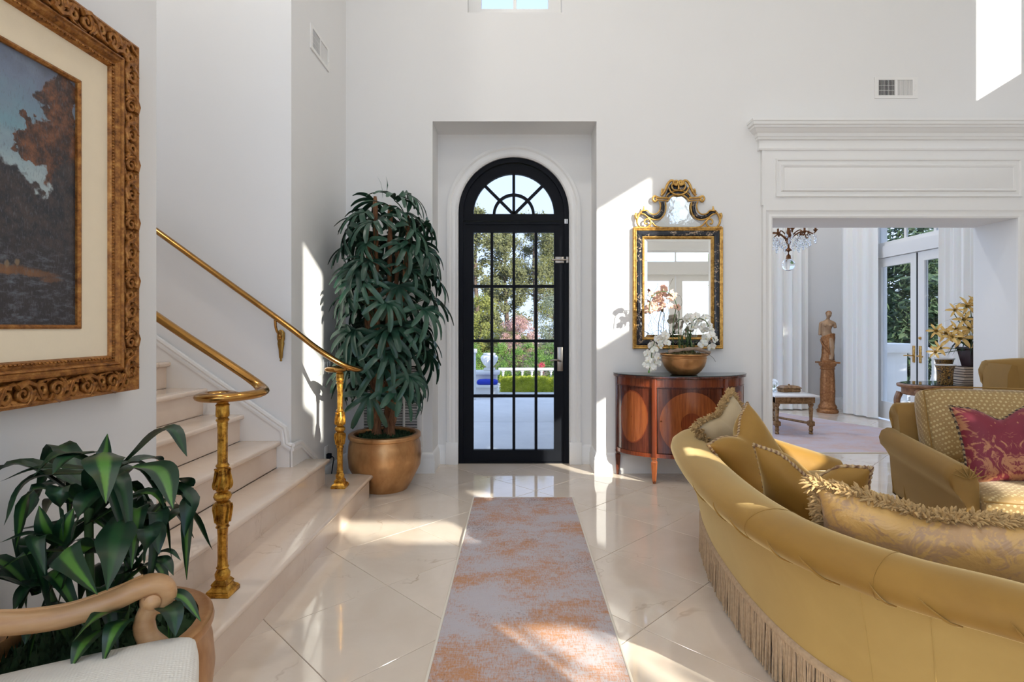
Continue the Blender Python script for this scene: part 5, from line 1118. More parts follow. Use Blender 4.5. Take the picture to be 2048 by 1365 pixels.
# ------------------------------------------------------------------ sitting room rug and furniture
M['rug2'] = rugmat('pale_rose_rug', (.56, .48, .50), (.55, .33, .25), (.62, .44, .38), 1.3)
pr_ = [(2.0, 5.67), (4.98, 5.67), (4.90, 6.55), (3.97, 8.38), (2.0, 8.38), (1.5, 7.6), (1.5, 6.2)]
rg2 = thing('area_rug', 'pale rose and grey area rug on the sitting room floor', 'rug', (0, 0, 0)); obj('pile', MB().prism(pr_, .001, .008, 'z'), M['rug2'], rg2, 0)
obj('binding', MB().tube([(x, y, .005) for x, y in pr_], .006, 6, closed=True), edge, rg2, 40)
M['oldgilt'] = gilt('worn_gilt_wood', (.10, .05, .02), (.30, .165, .07), (.46, .29, .14), .5)
lt = thing('low_table', 'low giltwood table with a white marble top in the sitting room', 'table', (3.34, 7.12, 0))
obj('marble_top', MB().rbox((-.27, -.56, .462), (.27, .56, .484), .006), marble('white_marble', (.84, .82, .79), (.78, .76, .73), (.55, .53, .5), .12), lt)
for s in (-1, 1):
    obj('apron', MB().rbox((s * .225 - .014, -.50, .385), (s * .225 + .014, .50, .462), .004), M['oldgilt'], lt); obj('apron', MB().rbox((-.22, s * .5 - .014, .385), (.22, s * .5 + .014, .462), .004), M['oldgilt'], lt)
    obj('bead_strip', MB().rbox((-.20, s * .5 - .02, .378), (.20, s * .5 + .02, .39), .004), M['oldgilt'], lt)
LEGP = [(.020, 0), (.026, .012), (.018, .03), (.026, .05), (.021, .07), (.022, .09), (.030, .10), (.030, .16), (.020, .165), (.018, .18), (.026, .31), (.018, .325), (.030, .345), (.034, .36), (.024, .375), (.030, .385)]
for x in (-.205, .205):
    for y in (-.475, .475):
        l_ = obj('leg', MB().lathe(LEGP, 16, (x, y, .009), fn=lambda a, z: 1 - .10 * abs(cos(4 * a)) if .18 < z < .31 else 1), M['oldgilt'], lt, 35)
        obj('corner_block', MB().rbox((x - .034, y - .034, .385), (x + .034, y + .034, .462), .004), M['oldgilt'], l_)
        obj('stretcher_block', MB().rbox((x - .033, y - .033, .11), (x + .033, y + .033, .165), .005), M['oldgilt'], l_)
for x in (-.205, .205): obj('stretcher', MB().tube([(x, -.475, .138), (0, 0, .138)], .015, 8), M['oldgilt'], lt); obj('stretcher', MB().tube([(x, .475, .138), (0, 0, .138)], .015, 8), M['oldgilt'], lt)
M['crystal'] = (lambda t: (t.p((.96, .97, .98), .01, 0, Transmission_Weight=1., IOR=1.5), t.mat)[-1])(NT('clear_crystal'))
def sph(r, c, n=20): return MB().lathe([(max(.0005, r * sin(PI * k / 12)), -r * cos(PI * k / 12)) for k in range(13)], n, c)
for x, y, r, l in ((3.21, 6.95, .062, 'left clear glass ball on the low table'), (3.33, 7.16, .065, 'right clear glass ball on the low table behind the box')):
    g_ = thing('glass_ball', l, 'ornament', (x, y, .4845), group='glass balls on the low table'); obj('ball', sph(r, (0, 0, r + .018)), M['crystal'], g_, 180); obj('stand', MB().lathe([(.035, 0), (.038, .006), (.025, .014), (.022, .022)], 16), M['crystal'], g_)
bxx = thing('trinket_box', 'gilt oblong trinket box on the white marble table top', 'box', (3.43, 6.95, .4845), math.radians(8))
obj('body', MB().rbox((-.12, -.07, 0), (.12, .07, .045), .012), M['oldgilt'], bxx); lid_ = obj('lid', MB().ring([[(s * w, t_ * h, z) for s, t_ in ((-1, -1), (1, -1), (1, 1), (-1, 1))] for w, h, z in ((.125, .075, .045), (.125, .075, .055), (.09, .05, .078), (.06, .03, .082))]), M['oldgilt'], bxx, 30)
obj('knob', sph(.012, (0, 0, .09), 10), M['oldgilt'], lid_, 180)

# column with the draped figure
M['copper'] = gilt('coppery_gilt_plaster', (.20, .075, .025), (.38, .165, .06), (.52, .26, .11), .4)
cl = thing('pedestal_column', 'gilt column pedestal carved with scrolling vines beside the curtain', 'pedestal', (4.735, 8.40, 0))
obj('base', MB().lathe([(.145, 0), (.15, .03), (.14, .05), (.125, .06), (.13, .085), (.12, .11), (.105, .13), (.10, .17)], 32), M['copper'], cl, 40)
obj('shaft', MB().lathe([(.100, .16), (.104, .3), (.100, .5), (.092, .64), (.092, .66)], 32), M['copper'], cl, 50)
obj('capital', MB().lathe([(.092, .655), (.105, .665), (.094, .685), (.10, .70), (.118, .72), (.122, .735), (.122, .75)], 32).rbox((-.125, -.125, .75), (.125, .125, .775), .004), M['copper'], cl, 40)
rd = random.Random(21); vn = MB()
for k in range(26):
    a0 = rd.uniform(0, 6.28); z0 = rd.uniform(.2, .58); sg_ = rd.choice((-1, 1)); pts = []
    for q in range(9):
        r_ = lerp(.035, .006, q / 8); th = q * .75 * sg_; a = a0 + r_ * cos(th) / .1; z = z0 + r_ * sin(th); rr = .101 if z < .4 else .097; pts.append((rr * cos(a), rr * sin(a), z))
    vn.tube(pts, [.007 - .0005 * q for q in range(9)], 5)
tag(obj('vine_carving', vn, M['copper'], cl, 60), kind='stuff')
fg = thing('statue', 'armless draped female figure in coppery gilt on the column', 'statue', (4.735, 8.40, .7755), math.radians(-22)); fg.scale = (1, 1, 1)
fm = MB()
def ell(zs):
    return [[(cx + rx * cos(2 * PI * k / 20), cy + ry * sin(2 * PI * k / 20) * (1), z) for k in range(20)] for z, cx, cy, rx, ry in zs]
fm.ring(ell([(.02, .0, .0, .075, .065), (.06, .002, 0, .078, .066), (.16, .006, 0, .072, .06), (.26, .012, 0, .074, .06), (.33, .010, .004, .082, .063), (.37, .004, .006, .085, .062), (.41, -.004, .006, .076, .054), (.45, -.010, .004, .064, .046), (.485, -.010, .002, .060, .044), (.52, -.006, 0, .068, .05), (.555, -.002, -.002, .078, .052), (.59, 0, 0, .085, .045), (.615, .002, .002, .078, .036), (.632, .003, .002, .045, .03), (.645, .004, 0, .026, .026), (.665, .008, -.006, .023, .024), (.68, .012, -.012, .028, .032), (.70, .015, -.015, .036, .042), (.725, .016, -.012, .039, .045), (.75, .016, -.008, .036, .042), (.768, .016, -.004, .022, .026)]))
for s, l in ((-1, .17), (1, .06)):
    fm.tube(catmull([(s * .07, 0, .597), (s * .092, .002, .575), (s * .100, .004, .575 - l * .6), (s * .102, -.006, .575 - l)], 4), [.026] * 5 + [.023] * 8, 10)
for s in (-1, 1): fm.lathe([(.0005, -.024), (.02, -.012), (.024, 0), (.02, .012), (.0005, .024)], 10, (s * .034, -.042, .552))
fm.tube(catmull([(.03, -.03, .36), (.05, -.06, .22), (.045, -.055, .10), (.03, -.06, .03)], 4), [.04] * 5 + [.033] * 8, 10)
fm.lathe([(.0005, -.012), (.012, -.008), (.016, 0), (.012, .008), (.0005, .012)], 10, (.016, .036, .735))       # hair knot
fm.tube([(.016, -.054, .722), (.016, -.062, .708), (.016, -.055, .70)], .006, 6)                                  # nose
bd_ = obj('body', fm, plain('warm_gilt_skin', (.40, .245, .135), .42, .3, var=.15, vs=30), fg, 180)
rm = bd_.modifiers.new('fuse', 'REMESH'); rm.mode = 'VOXEL'; rm.voxel_size = .0065; rm.use_smooth_shade = True
sm_ = bd_.modifiers.new('soft', 'SMOOTH'); sm_.iterations = 3
dm = MB(); rg_ = []                                       # hip drapery with hanging folds
for z, cx, rx, ry, am_ in ((.0, .0, .088, .078, .10), (.03, .0, .090, .078, .10), (.10, .002, .084, .072, .09), (.18, .006, .080, .068, .09), (.26, .010, .082, .068, .07), (.33, .010, .089, .070, .05), (.375, .006, .092, .069, .06), (.392, .004, .095, .071, .06), (.398, .004, .086, .064, .02)):
    rg_.append([(cx + rx * (1 + am_ * sin(7 * a + z * 26)) * cos(a), ry * (1 + am_ * sin(7 * a + z * 26)) * sin(a), z + (.035 * sin(a + 2.2) if z > .3 else 0)) for a in [2 * PI * k / 56 for k in range(56)]])
obj('drapery', dm.ring(rg_, cap=(True, False)), M['copper'], fg, 60)
for k in range(5):
    a = -PI / 2 - .9 + k * .28; obj('fold', MB().tube(catmull([(.1 * cos(a - .5), .078 * sin(a - .5), .34 - k * .03), (.096 * cos(a), .08 * sin(a), .25 - k * .03), (.09 * cos(a + .5), .076 * sin(a + .5), .20 - k * .035)], 5), .008, 6), M['copper'], fg, 60)
obj('hair', MB().lathe([(.0005, -.002), (.038, .0), (.042, .012), (.044, .022), (.036, .042), (.02, .055), (.0005, .060)], 18, (.016, -.002, .718), fn=lambda a, z: 1 + .06 * sin(9 * a)), M['copper'], fg, 60)
obj('plinth', MB().rbox((-.085, -.08, 0), (.095, .08, .02), .004), M['copper'], fg)

# side table with vases, books and lilies
tb = thing('side_table', 'carved oak side table with a dark glass top just past the opening', 'table', (4.50, 5.70, 0))
M['oak'] = wood('carved_oak', (.10, .04, .015), (.22, .095, .035), (.34, .17, .07), .4, (6, 6, 6))
ov = lambda a, b, n=40, e=2.6: [(a * abs(cos(q)) ** (2 / e) * (1 if cos(q) >= 0 else -1), b * abs(sin(q)) ** (2 / e) * (1 if sin(q) >= 0 else -1)) for q in [2 * PI * k / n for k in range(n)]]
obj('top', MB().ring([[(x * s, y * s, z) for x, y in ov(.52, .27)] for s, z in ((.96, .675), (.99, .682), (1, .70), (.985, .712), (.95, .716))]), M['oak'], tb, 40)
obj('glass_top', MB().prism(ov(.49, .245), .7162, .7205, 'z'), bpy.data.materials['dark_glass_top'], tb, 0)
obj('apron', MB().ring([[(x * s, y * s, z) for x, y in ov(.49, .245)] for s, z in ((.95, .60), (.97, .61), (.97, .66), (.99, .677))], cap=(False, False)), M['oak'], tb, 40)
hl = None
for k in range(22):
    x = -.40 + k * .038; y = -.245 * .975 * (1 - min(1, abs(x / .478)) ** 2.6) ** (1 / 2.6)
    m_ = obj('hole_shade_disc', MB().lathe([(.0005, 0), (.011, .001), (.012, .004), (.0005, .005)], 10, M=Matrix.Translation((x, y - .006, .636)) @ Matrix.Rotation(PI / 2, 4, 'X')), M['dark'], tb)  # solid dark disc paints the shade of a pierced hole
for s in (-1, 1):
    cs_ = obj('corner_scroll', MB().tube([(s * .46 + q[0], -.17, .635 + q[1]) for q in spiral(0, 0, .034, .006, 0, 1.7, 22)], [.014 - .0003 * k for k in range(23)], 7).lathe([(.0005, -.02), (.03, -.016), (.034, 0), (.03, .016), (.0005, .02)], 16, M=Matrix.Translation((s * .46, -.15, .635)) @ Matrix.Rotation(PI / 2, 4, 'X')), M['oak'], tb, 50)
    for y in (-.17, .17): obj('leg', MB().tube(catmull([(s * .42, y, .61), (s * .45, y, .5), (s * .38, y, .3), (s * .36, y, .12), (s * .42, y, .032)], 5), [.035 - .0008 * k for k in range(21)], 10), M['oak'], tb, 60)
t = NT('black_gold_chintz'); v = t.coord(); n_ = t.noise(v, 26, 4, .6, 3.); ln_ = t.math('SUBTRACT', 1., t.math('MULTIPLY', t.math('ABSOLUTE', t.math('SUBTRACT', n_, .5)), 16.), clamp=True)
t.p(t.mix(ln_, (.012, .010, .012), (.48, .26, .06)), .2); M['chintz'] = t.mat; M['china'] = plain('white_china', (.82, .80, .76), .2)
for x, y, s, l in ((4.33, 5.57, 1., 'front square-mouthed black and gold vase on the side table'), (4.50, 5.80, 1.25, 'rear taller black and gold vase on the side table')):
    vv = thing('vase', l, 'vase', (x, y, .7207), group='black and gold vases')
    obj('body', MB().lathe([(.062, 0), (.066, .006), (.067, .10 * s), (.074, .16 * s), (.084, .19 * s), (.084, .195 * s)], 28), M['chintz'], vv, 40); obj('rim', MB().lathe([(.083, .192 * s), (.091, .196 * s), (.091, .203 * s), (.078, .203 * s), (.074, .17 * s)], 28, cap=(False, False)), M['china'], vv, 40)
bz = .7207; page = plain('book_pages', (.66, .52, .40), .9)
for k, (h_, w_, d2, rz, col) in enumerate(((.020, .135, .095, 2, (.02, .02, .025)), (.022, .13, .092, -3, (.10, .04, .03)), (.034, .132, .09, 1, (.03, .03, .035)), (.026, .125, .088, 4, (.05, .03, .03)), (.024, .12, .086, -2, (.12, .06, .04)), (.026, .118, .085, 2, (.03, .02, .02)), (.026, .11, .08, -4, (.06, .03, .02)))):
    b_ = thing('book', ('bottom dark book of the stack under the lily planter', 'second book from the bottom of the stack under the lily planter', 'thickest book of the stack under the lily planter, third from the bottom', 'middle book of the stack under the lily planter', 'third book from the top of the stack under the lily planter', 'second book from the top of the stack under the lily planter', 'topmost book directly beneath the lily planter')[k], 'book', (4.62, 5.62, bz), math.radians(rz), group='books under the lily planter')
    obj('pages', MB().box((-w_ + .004, -d2 + .004, .003), (w_ - .004, d2 - .008, h_ - .003)), page, b_, 0); obj('cover', MB().box((-w_, -d2, 0), (w_, d2, .003)).box((-w_, -d2, h_ - .003), (w_, d2, h_)).box((-w_, d2 - .004, .003), (w_, d2, h_ - .003)), plain('book_cloth', col, .6), b_, 0); bz += h_ + .0004
ll = thing('lily_arrangement', 'yellow lilies in a dark planter on a stack of books', 'flower arrangement', (4.64, 5.62, bz)); LL = Vector((4.64, 5.62, bz))
obj('planter', MB().ring([[(s * w, t_ * w, z) for s, t_ in ((-1, -1), (1, -1), (1, 1), (-1, 1))] for w, z in ((.055, 0), (.058, .005), (.085, .17), (.095, .175), (.095, .195), (.08, .195), (.075, .15))]), plain('dark_plum_planter', (.03, .012, .014), .35), ll, 20)
lm = MB()
for k in range(6):
    a = PI / 3 * k; w = .036 if k % 2 else .028
    def g(u, v, a=a, w=w):
        r = .018 + .095 * v; s = (u - .5) * w * sin(PI * min(1, .15 + v * .85)) ** .8; z = .055 * math.sqrt(v) * (1 - .9 * v) + .010 * (2 * u - 1) ** 2
        return (r * cos(a) - s * sin(a), r * sin(a) + s * cos(a), z)
    lm.grid(g, 5, 8)
lm.mi = 1
for k in range(6):
    a = PI / 3 * k + .4; lm.tube([(0, 0, -.02), (.01 * cos(a), .01 * sin(a), .03), (.022 * cos(a), .022 * sin(a), .07)], .0022, 5)
lm.mi = 2; lm.lathe([(.004, -.07), (.010, -.04), (.018, .0), (.020, .012)], 8, cap=(False, False))
ly = obj('lily', lm, [plain('yellow_petal', (.80, .56, .20), .5, var=.15, vs=30), plain('stamen', (.45, .25, .04), .6), plain('lily_throat', (.50, .42, .12), .5)], ll, 60)
rd = random.Random(6); fl_ = True; lgm = plain('lily_leaf', (.012, .035, .014), .45)
for zx, zy, sc in ((830, 205, 1), (680, 255, .75), (790, 370, .9), (745, 600, 1.15), (570, 545, .95), (930, 600, 1.1), (450, 515, .8), (500, 725, .8), (440, 775, .7), (700, 490, .9), (850, 480, .9), (925, 180, .9), (640, 590, .9)):
    p = P(1800 + zx * .1611, 580 + zy * .1611, rd.uniform(5.46, 5.58)) - LL; out_ = Vector((p.x * 2.2, -1.0 + rd.uniform(-.3, .3), .35 + rd.uniform(-.4, .2))).normalized(); r = out_.to_track_quat('Z', 'Y').to_euler()
    if fl_: ly.location = p; ly.rotation_euler = r; ly.scale = (sc,) * 3; fl_ = False
    else: inst(ly, ll, p, r, sc)
    obj('flower_stem', MB().tube(catmull([(0, 0, .17), (p.x * .4, p.y * .3, lerp(.17, p.z, .5)), p - out_ * .06], 5), .004, 6), sg, ll, 60)
for k in range(34):
    a = rd.uniform(0, 6.28); ln = rd.uniform(.12, .24); d = Vector((cos(a), sin(a), 0)); z0 = rd.uniform(.17, .24) if k < 20 else rd.uniform(.3, .6); b0 = Vector((rd.uniform(-.04, .04), rd.uniform(-.04, .04), z0))
    obj('leaf', blade([b0, b0 + d * ln * .55 + Vector((0, 0, .05)), b0 + d * ln + Vector((0, 0, -.10 if k < 20 else .02))], rd.uniform(.016, .034), .3, 4), lgm, ll, 60)

# picture edge on the sitting room wall
pf_ = thing('framed_picture', 'gilt framed picture on the sitting room wall above the lilies', 'picture', (0, 0, 0))
obj('frame', MB().box((FX1 - .05, 5.45, 1.62), (FX1, 5.52, 2.23)).box((FX1 - .05, 6.11, 1.62), (FX1, 6.18, 2.23)).box((FX1 - .05, 5.52, 1.62), (FX1, 6.11, 1.69)).box((FX1 - .05, 5.52, 2.16), (FX1, 6.11, 2.23)), M['frame'], pf_, 0); obj('canvas', MB().box((FX1 - .02, 5.52, 1.69), (FX1 - .01, 6.11, 2.16)), plain('dark_canvas', (.06, .045, .03), .6, var=.5), pf_, 0)

# ------------------------------------------------------------------ chandelier
cx_, cy_ = 3.40, 6.9
cd = thing('chandelier', 'bronze and crystal chandelier with a clear ball hanging in the sitting room', 'chandelier', (cx_, cy_, 2.0)); M['dkbrz'] = plain('dark_bronze', (.16, .065, .025), .35, .9, var=.3, vs=40)
obj('ball', sph(.078, (0, 0, .085), 28), M['crystal'], cd, 180)
obj('ball_cap', MB().lathe([(.03, .155), (.032, .165), (.028, .175), (.026, .20), (.012, .212), (.008, .22)], 16), M['dkbrz'], cd, 40)
obj('stem', MB().lathe([(.007, .21), (.007, .245), (.02, .255), (.042, .262), (.030, .28), (.012, .30), (.012, .34), (.03, .36), (.022, .40), (.035, .45), (.02, .52), (.014, .60), (.02, .66), (.012, .75)], 16), M['dkbrz'], cd, 40)
obj('chain', MB().tube([(0, 0, .74), (0, 0, 2.69)], .007, 8), M['dkbrz'], cd); obj('ceiling_rose', MB().lathe([(.01, 2.60), (.05, 2.63), (.07, 2.68), (.07, 2.70)], 20), M['dkbrz'], cd)
dropm = MB().lathe([(.0005, -.045), (.010, -.034), (.013, -.022), (.009, -.008), (.002, .004), (.0005, .006)], 8); d0_ = None
for k in range(10):
    a = 2 * PI * k / 10; c2, s2 = cos(a), sin(a); R = .30 if k % 2 else .25; zz = .47 if k % 2 else .44
    ar = obj('arm', MB().tube(catmull([(.02 * c2, .02 * s2, .40), (.10 * c2, .10 * s2, .47), (.19 * c2, .19 * s2, .49), (R * .9 * c2, R * .9 * s2, zz - .02), (R * c2, R * s2, zz)], 5), .0075, 7), M['dkbrz'], cd, 60)
    obj('candle_cup', MB().lathe([(.006, -.025), (.012, -.015), (.026, 0), (.028, .006), (.012, .01), (.012, .05)], 12, (R * c2, R * s2, zz + .02)), M['dkbrz'], ar, 40)
    obj('candle', MB().lathe([(.010, 0), (.010, .07), (.006, .08), (.009, .10), (.002, .13)], 10, (R * c2, R * s2, zz + .07)), plain('candle_ivory', (.8, .76, .66), .5) if k == 0 else bpy.data.materials['candle_ivory'], ar, 40)
    for q in range(5):
        for r_ in (.55, .8, 1.0):
            aa = a + (q - 2) * .12; p = (R * r_ * cos(aa), R * r_ * sin(aa), zz - .03 - .045 * q * (1.15 - r_) - (.05 if q % 2 else 0))
            if d0_ is None: d0_ = obj('crystal_drop', dropm, M['crystal'], cd, 30); d0_.location = p
            else: inst(d0_, cd, p, (0, 0, aa))
# ------------------------------------------------------------------ outside
M['pave'] = (lambda t: (t.p(t.ramp(t.noise(t.coord(), 1.6, 6, .65), [(.3, (.66, .64, .61)), (.7, (.78, .75, .71))]), .8), t.mat)[-1])(NT('terrace_stone'))
M['stucco'] = plain('pale_stucco', (.70, .68, .64), .85, var=.06, vs=8, bump=.1, bs=80)
M['soil'] = plain('garden_earth', (.16, .12, .07), 1., var=.3, vs=2)
struct('ground', MB().box((-90, -60, -1.6), (90, 120, -1.25)), M['soil'], 'garden ground around the house', sm=0)
tr_ = struct('terrace', MB().box((-9, YW, -1.25), (5.0, 9.9, -.06)).box((5.0, YW, -1.25), (12, 12.5, -.06)).box((5.4, -12, -1.25), (13, YW, -.06)).box((-9, -16, -1.25), (5.4, YR - .2, -.06)), M['pave'], 'shaded stone terrace outside the arched door', sm=0)
sl0 = None
for i in range(-3, 4):
    for j in range(2):
        x0, y0 = i * 2.45 - 1.6, YW + .02 + j * 2.3
        if sl0 is None: sl0 = obj('slab', MB().rbox((0, 0, -.05), (2.43, 2.28, 0), .006), M['pave'], tr_, 30, (x0, y0, -.02))
        else:
            if x0 + 2.43 > 4.95: continue
            inst(sl0, tr_, (x0, y0, -.02))
struct('lower_terrace', MB().box((-14, 9.9, -1.26), (14, 24.5, -1.18)), M['pave'], 'sunlit lower terrace beyond the shade', sm=0)
for k in range(5): struct('terrace_step', MB().box((-4, 9.9 + k * .32, -1.2), (4, 10.22 + k * .32, -.24 - k * .19)), M['pave'], sm=0)
def lvmat(name, cols, rough=.6, tr=.25, ns=3.3):
    t = NT(name); c = t.ramp(t.noise(t.coord(), ns, 4, .8), [(.25 + .5 * i / max(1, len(cols) - 1), q) for i, q in enumerate(cols)])
    tl = t.n.new('ShaderNodeBsdfTranslucent'); t.l.new(c, tl.inputs[0]); mx = t.n.new('ShaderNodeMixShader'); mx.inputs[0].default_value = tr
    t.p(c, rough); t.l.new(t.b.outputs[0], mx.inputs[1]); t.l.new(tl.outputs[0], mx.inputs[2]); t.l.new(mx.outputs[0], t.out.inputs[0]); return t.mat
M['pine'] = lvmat('pine_needles', [(.08, .10, .035), (.22, .22, .08), (.36, .34, .15)]); M['pine_y'] = lvmat('yellow_pine_needles', [(.12, .15, .03), (.30, .31, .06), (.42, .40, .12)])
M['dkleaf'] = lvmat('dark_evergreen', [(.02, .045, .016), (.07, .12, .05), (.18, .22, .12)]); M['shrub'] = lvmat('green_shrub', [(.05, .13, .02), (.17, .31, .05), (.34, .46, .12)])
M['silver'] = lvmat('silvery_shrub', [(.09, .12, .07), (.24, .27, .17), (.40, .42, .30)]); M['boxh'] = lvmat('lime_hedge', [(.20, .25, .012), (.48, .52, .03), (.68, .68, .10)])
M['pinkb'] = lvmat('pink_blossom', [(.12, .18, .04), (.42, .24, .16), (.78, .50, .46), (.88, .74, .70)], ns=11); M['trunk'] = plain('tree_bark', (.16, .11, .075), .9, var=.3, vs=6)
def leaves(n, size, dist, seed, asp=2.2):
    rd = random.Random(seed); vs, fs = [], []
    for k in range(n):
        p = dist(rd); a = Vector((rd.gauss(0, 1), rd.gauss(0, 1), rd.gauss(0, .8))).normalized(); b = a.orthogonal().normalized(); s = size * rd.uniform(.5, 1.3); i = len(vs)
        vs += [p - a * s * .5, p + b * s * .5 / asp, p + a * s * .5, p - b * s * .5 / asp]; fs.append((i, i+1, i+2, i+3))
    mb = MB(); mb.add(vs, fs); return mb
def clumps(rx, ry, z0, z1, nc, cr, seed, prof=None):       # leaves gather in clumps spread over the crown
    rd0 = random.Random(seed); cs = []
    for k in range(nc):
        z = rd0.random(); w = prof(z) if prof else math.sqrt(max(0, 1 - (2 * z - 1) ** 2)); a = rd0.uniform(0, 6.28); q = rd0.random() ** .4 * w
        cs.append((Vector((rx * q * cos(a), ry * q * sin(a), lerp(z0, z1, z))), cr * rd0.uniform(.6, 1.25)))
    def d(rd):
        c, r = rd.choice(cs); v = Vector((rd.gauss(0, 1), rd.gauss(0, 1), rd.gauss(0, .7))).normalized() * r * rd.random() ** .45; return c + v
    return d
def tree(name, label, cat, loc, mat, n, size, dist, seed, trunk=None, group='garden trees', smt=0):
    o = thing(name, label, cat, loc, group=group); tag(obj('foliage', leaves(n, size, dist, seed), mat, o, 0), kind='stuff')
    if trunk:
        h, r = trunk; rd = random.Random(seed + 1); tk = obj('trunk', MB().tube(catmull([(0, 0, 0), (.08, 0, h * .35), (-.06, .05, h * .7), (.02, 0, h)], 5), [r - r * .8 * k / 15 for k in range(16)], 8), M['trunk'], o, 60)
        for k in range(7):
            z = h * rd.uniform(.35, .95); a = rd.uniform(0, 6.28); l = h * rd.uniform(.12, .25); obj('branch', MB().tube([(0, 0, z), (l * .5 * cos(a), l * .5 * sin(a), z + l * .25), (l * cos(a), l * sin(a), z + l * .3)], [r * .3, r * .2, r * .06], 5), M['trunk'], tk, 60)
    return o
cone = lambda z: (.55 + .45 * (1 - z)) * (1 if z < .85 else (1 - z) / .15 * .8 + .2)
Gz = -1.25
tree('pine_tree', 'feathery pine seen through the left column of door panes', 'tree', (-2.25, 30, Gz), M['pine'], 16000, .20, clumps(1.9, 1.9, .4, 8.9, 90, .55, 1, cone), 1, (8.0, .2))
tree('pine_tree', 'pointed pine seen through the second column of door panes', 'tree', (-.72, 33.5, Gz), M['pine'], 14000, .20, clumps(1.5, 1.5, 1.5, 8.3, 75, .5, 2, cone), 2, (7.6, .2))
tree('pine_tree', 'open-crowned pine with a bare trunk seen through the third column of door panes', 'tree', (1.15, 37, Gz), M['pine'], 11000, .19, clumps(1.7, 1.8, 4.8, 10.0, 66, .55, 3, lambda z: .9), 3, (9.6, .2))
tree('pine_tree', 'yellow-green pine seen through the right column of door panes', 'tree', (2.75, 41, Gz), M['pine_y'], 12000, .18, clumps(1.5, 1.4, 3.4, 9.2, 70, .65, 4, cone), 4, (8.6, .22))
tree('pine_tree', 'darker distant pine behind the row at the terrace end', 'tree', (-4.4, 38, Gz), M['pine'], 6000, .24, clumps(2.4, 2.4, .5, 9.6, 60, .7, 5, cone), 5, (9, .25))
tree('pine_tree', 'distant pine behind the yellow-green one', 'tree', (4.4, 47, Gz), M['pine'], 6000, .24, clumps(2.8, 2.6, .5, 9.6, 80, .8, 6, cone), 6, (9, .25))
for k, (x, y) in enumerate(((-6.2, 29), (-9.5, 32), (-13, 30), (7.5, 44))): tree('pine_tree', ('pine left of the door view beyond the terrace', 'second pine left of the door view', 'third pine far left of the terrace', 'pine right of the door view beyond the terrace')[k], 'tree', (x, y, Gz), M['pine'], 7000, .24, clumps(1.9, 1.9, .4, 8.2, 70, .65, 120 + k, cone), 120 + k, (7.5, .2))
tree('tall_shrub', 'silvery shrub low in the right column of door panes', 'shrub', (1.62, 27.5, Gz), M['silver'], 5000, .10, clumps(.62, .62, .4, 4.1, 60, .34, 7), 7, (2.5, .07), 'garden shrubs')
tree('tall_shrub', 'tawny tall shrub low in the left column of door panes', 'shrub', (-1.9, 28, Gz), M['pine_y'], 5000, .13, clumps(1.0, .8, .2, 4.0, 50, .4, 17), 17, (2.5, .07), 'garden shrubs')
tree('flowering_bush', 'rounded pink-flowering bush beyond the balustrade', 'bush', (.05, 26.2, Gz), M['pinkb'], 7000, .085, clumps(.85, .8, .7, 3.05, 80, .26, 8), 8, (1.5, .06), 'garden shrubs')
for k, (x, y, l) in enumerate(((-2.0, 25.0, 'green shrub behind the stone urn'), (-.75, 25.2, 'green shrub between the urn and the pink bush'), (.45, 25.0, 'green shrub in front of the pink bush'), (1.6, 25.2, 'green shrub below the silvery one'), (2.8, 25.2, 'green shrub at the right end of the row'))):
    tree('green_shrub', l + ' past the balustrade', 'shrub', (x, y, Gz), M['shrub'], 3600, .085, clumps(.75, .6, .2, 1.75, 50, .26, 30 + k), 30 + k, None, 'garden shrubs')
tree('red_flower', 'small red flowering plant just behind the balustrade', 'flower', (1.05, 23.6, Gz), plain('red_blossom', (.55, .05, .09), .6), 260, .07, clumps(.14, .14, .6, 1.05, 8, .1, 41), 41, None, 'garden shrubs')
hd = thing('box_hedge', 'clipped lime green box hedge along the lower terrace', 'hedge', (1.4, 21.3, -1.18)); rdh = random.Random(2)
tag(obj('foliage', leaves(16000, .05, lambda rd: Vector((rd.uniform(-2.1, 3), rd.choice((-.3, .3, rd.uniform(-.3, .3))) + rd.gauss(0, .02), rd.uniform(.0, .52) if rd.random() < .7 else .53 + rd.gauss(0, .025))), 50, 1.6), M['boxh'], hd, 0), kind='stuff'); obj('core', MB().box((-2.05, -.26, 0), (2.95, .26, .48)), M['boxh'], hd, 0)
BAL = [(.085, 0), (.085, .05), (.05, .06), (.06, .09), (.085, .16), (.08, .24), (.045, .34), (.04, .46), (.05, .52), (.04, .55), (.06, .58), (.085, .59), (.085, .64)]
def balustrade(name, label, loc, rz, L, n, h=.80):
    o = thing(name, label, 'balustrade', loc, rz, 'garden balustrades'); k_ = (h - .16) / .64
    obj('plinth', MB().rbox((0, -.11, 0), (L, .11, .06), .01), M['stucco'], o); obj('rail', MB().rbox((0, -.13, h - .1), (L, .13, h), .02), M['stucco'], o); b0 = None
    for k in range(n):
        x = L * (k + .5) / n
        if b0 is None: b0 = obj('baluster', MB().lathe([(r, .06 + z * k_) for r, z in BAL], 14), M['stucco'], o, 40, (x, 0, 0))
        else: inst(b0, o, (x, 0, 0))
    return o
balustrade('balustrade', 'pale stone balustrade behind the lime hedge', (-.8, 23, -1.2), 0, 6.0, 15)
pr2 = thing('garden_pier', 'stone pier with a fluted urn and a bench ledge on the terrace', 'pier', (-1.16, 20.0, -1.18))
obj('shaft', MB().rbox((-.42, -.35, 0), (.42, .35, .78), .01), M['stucco'], pr2); obj('cap', MB().rbox((-.52, -.45, .78), (.52, .45, .90), .03), M['stucco'], pr2); obj('bench_ledge', MB().rbox((-.36, -.85, .36), (.50, -.35, .46), .03), M['stucco'], pr2); obj('bench_base', MB().box((-.3, -.75, 0), (.42, -.35, .36)), M['stucco'], pr2, 0)
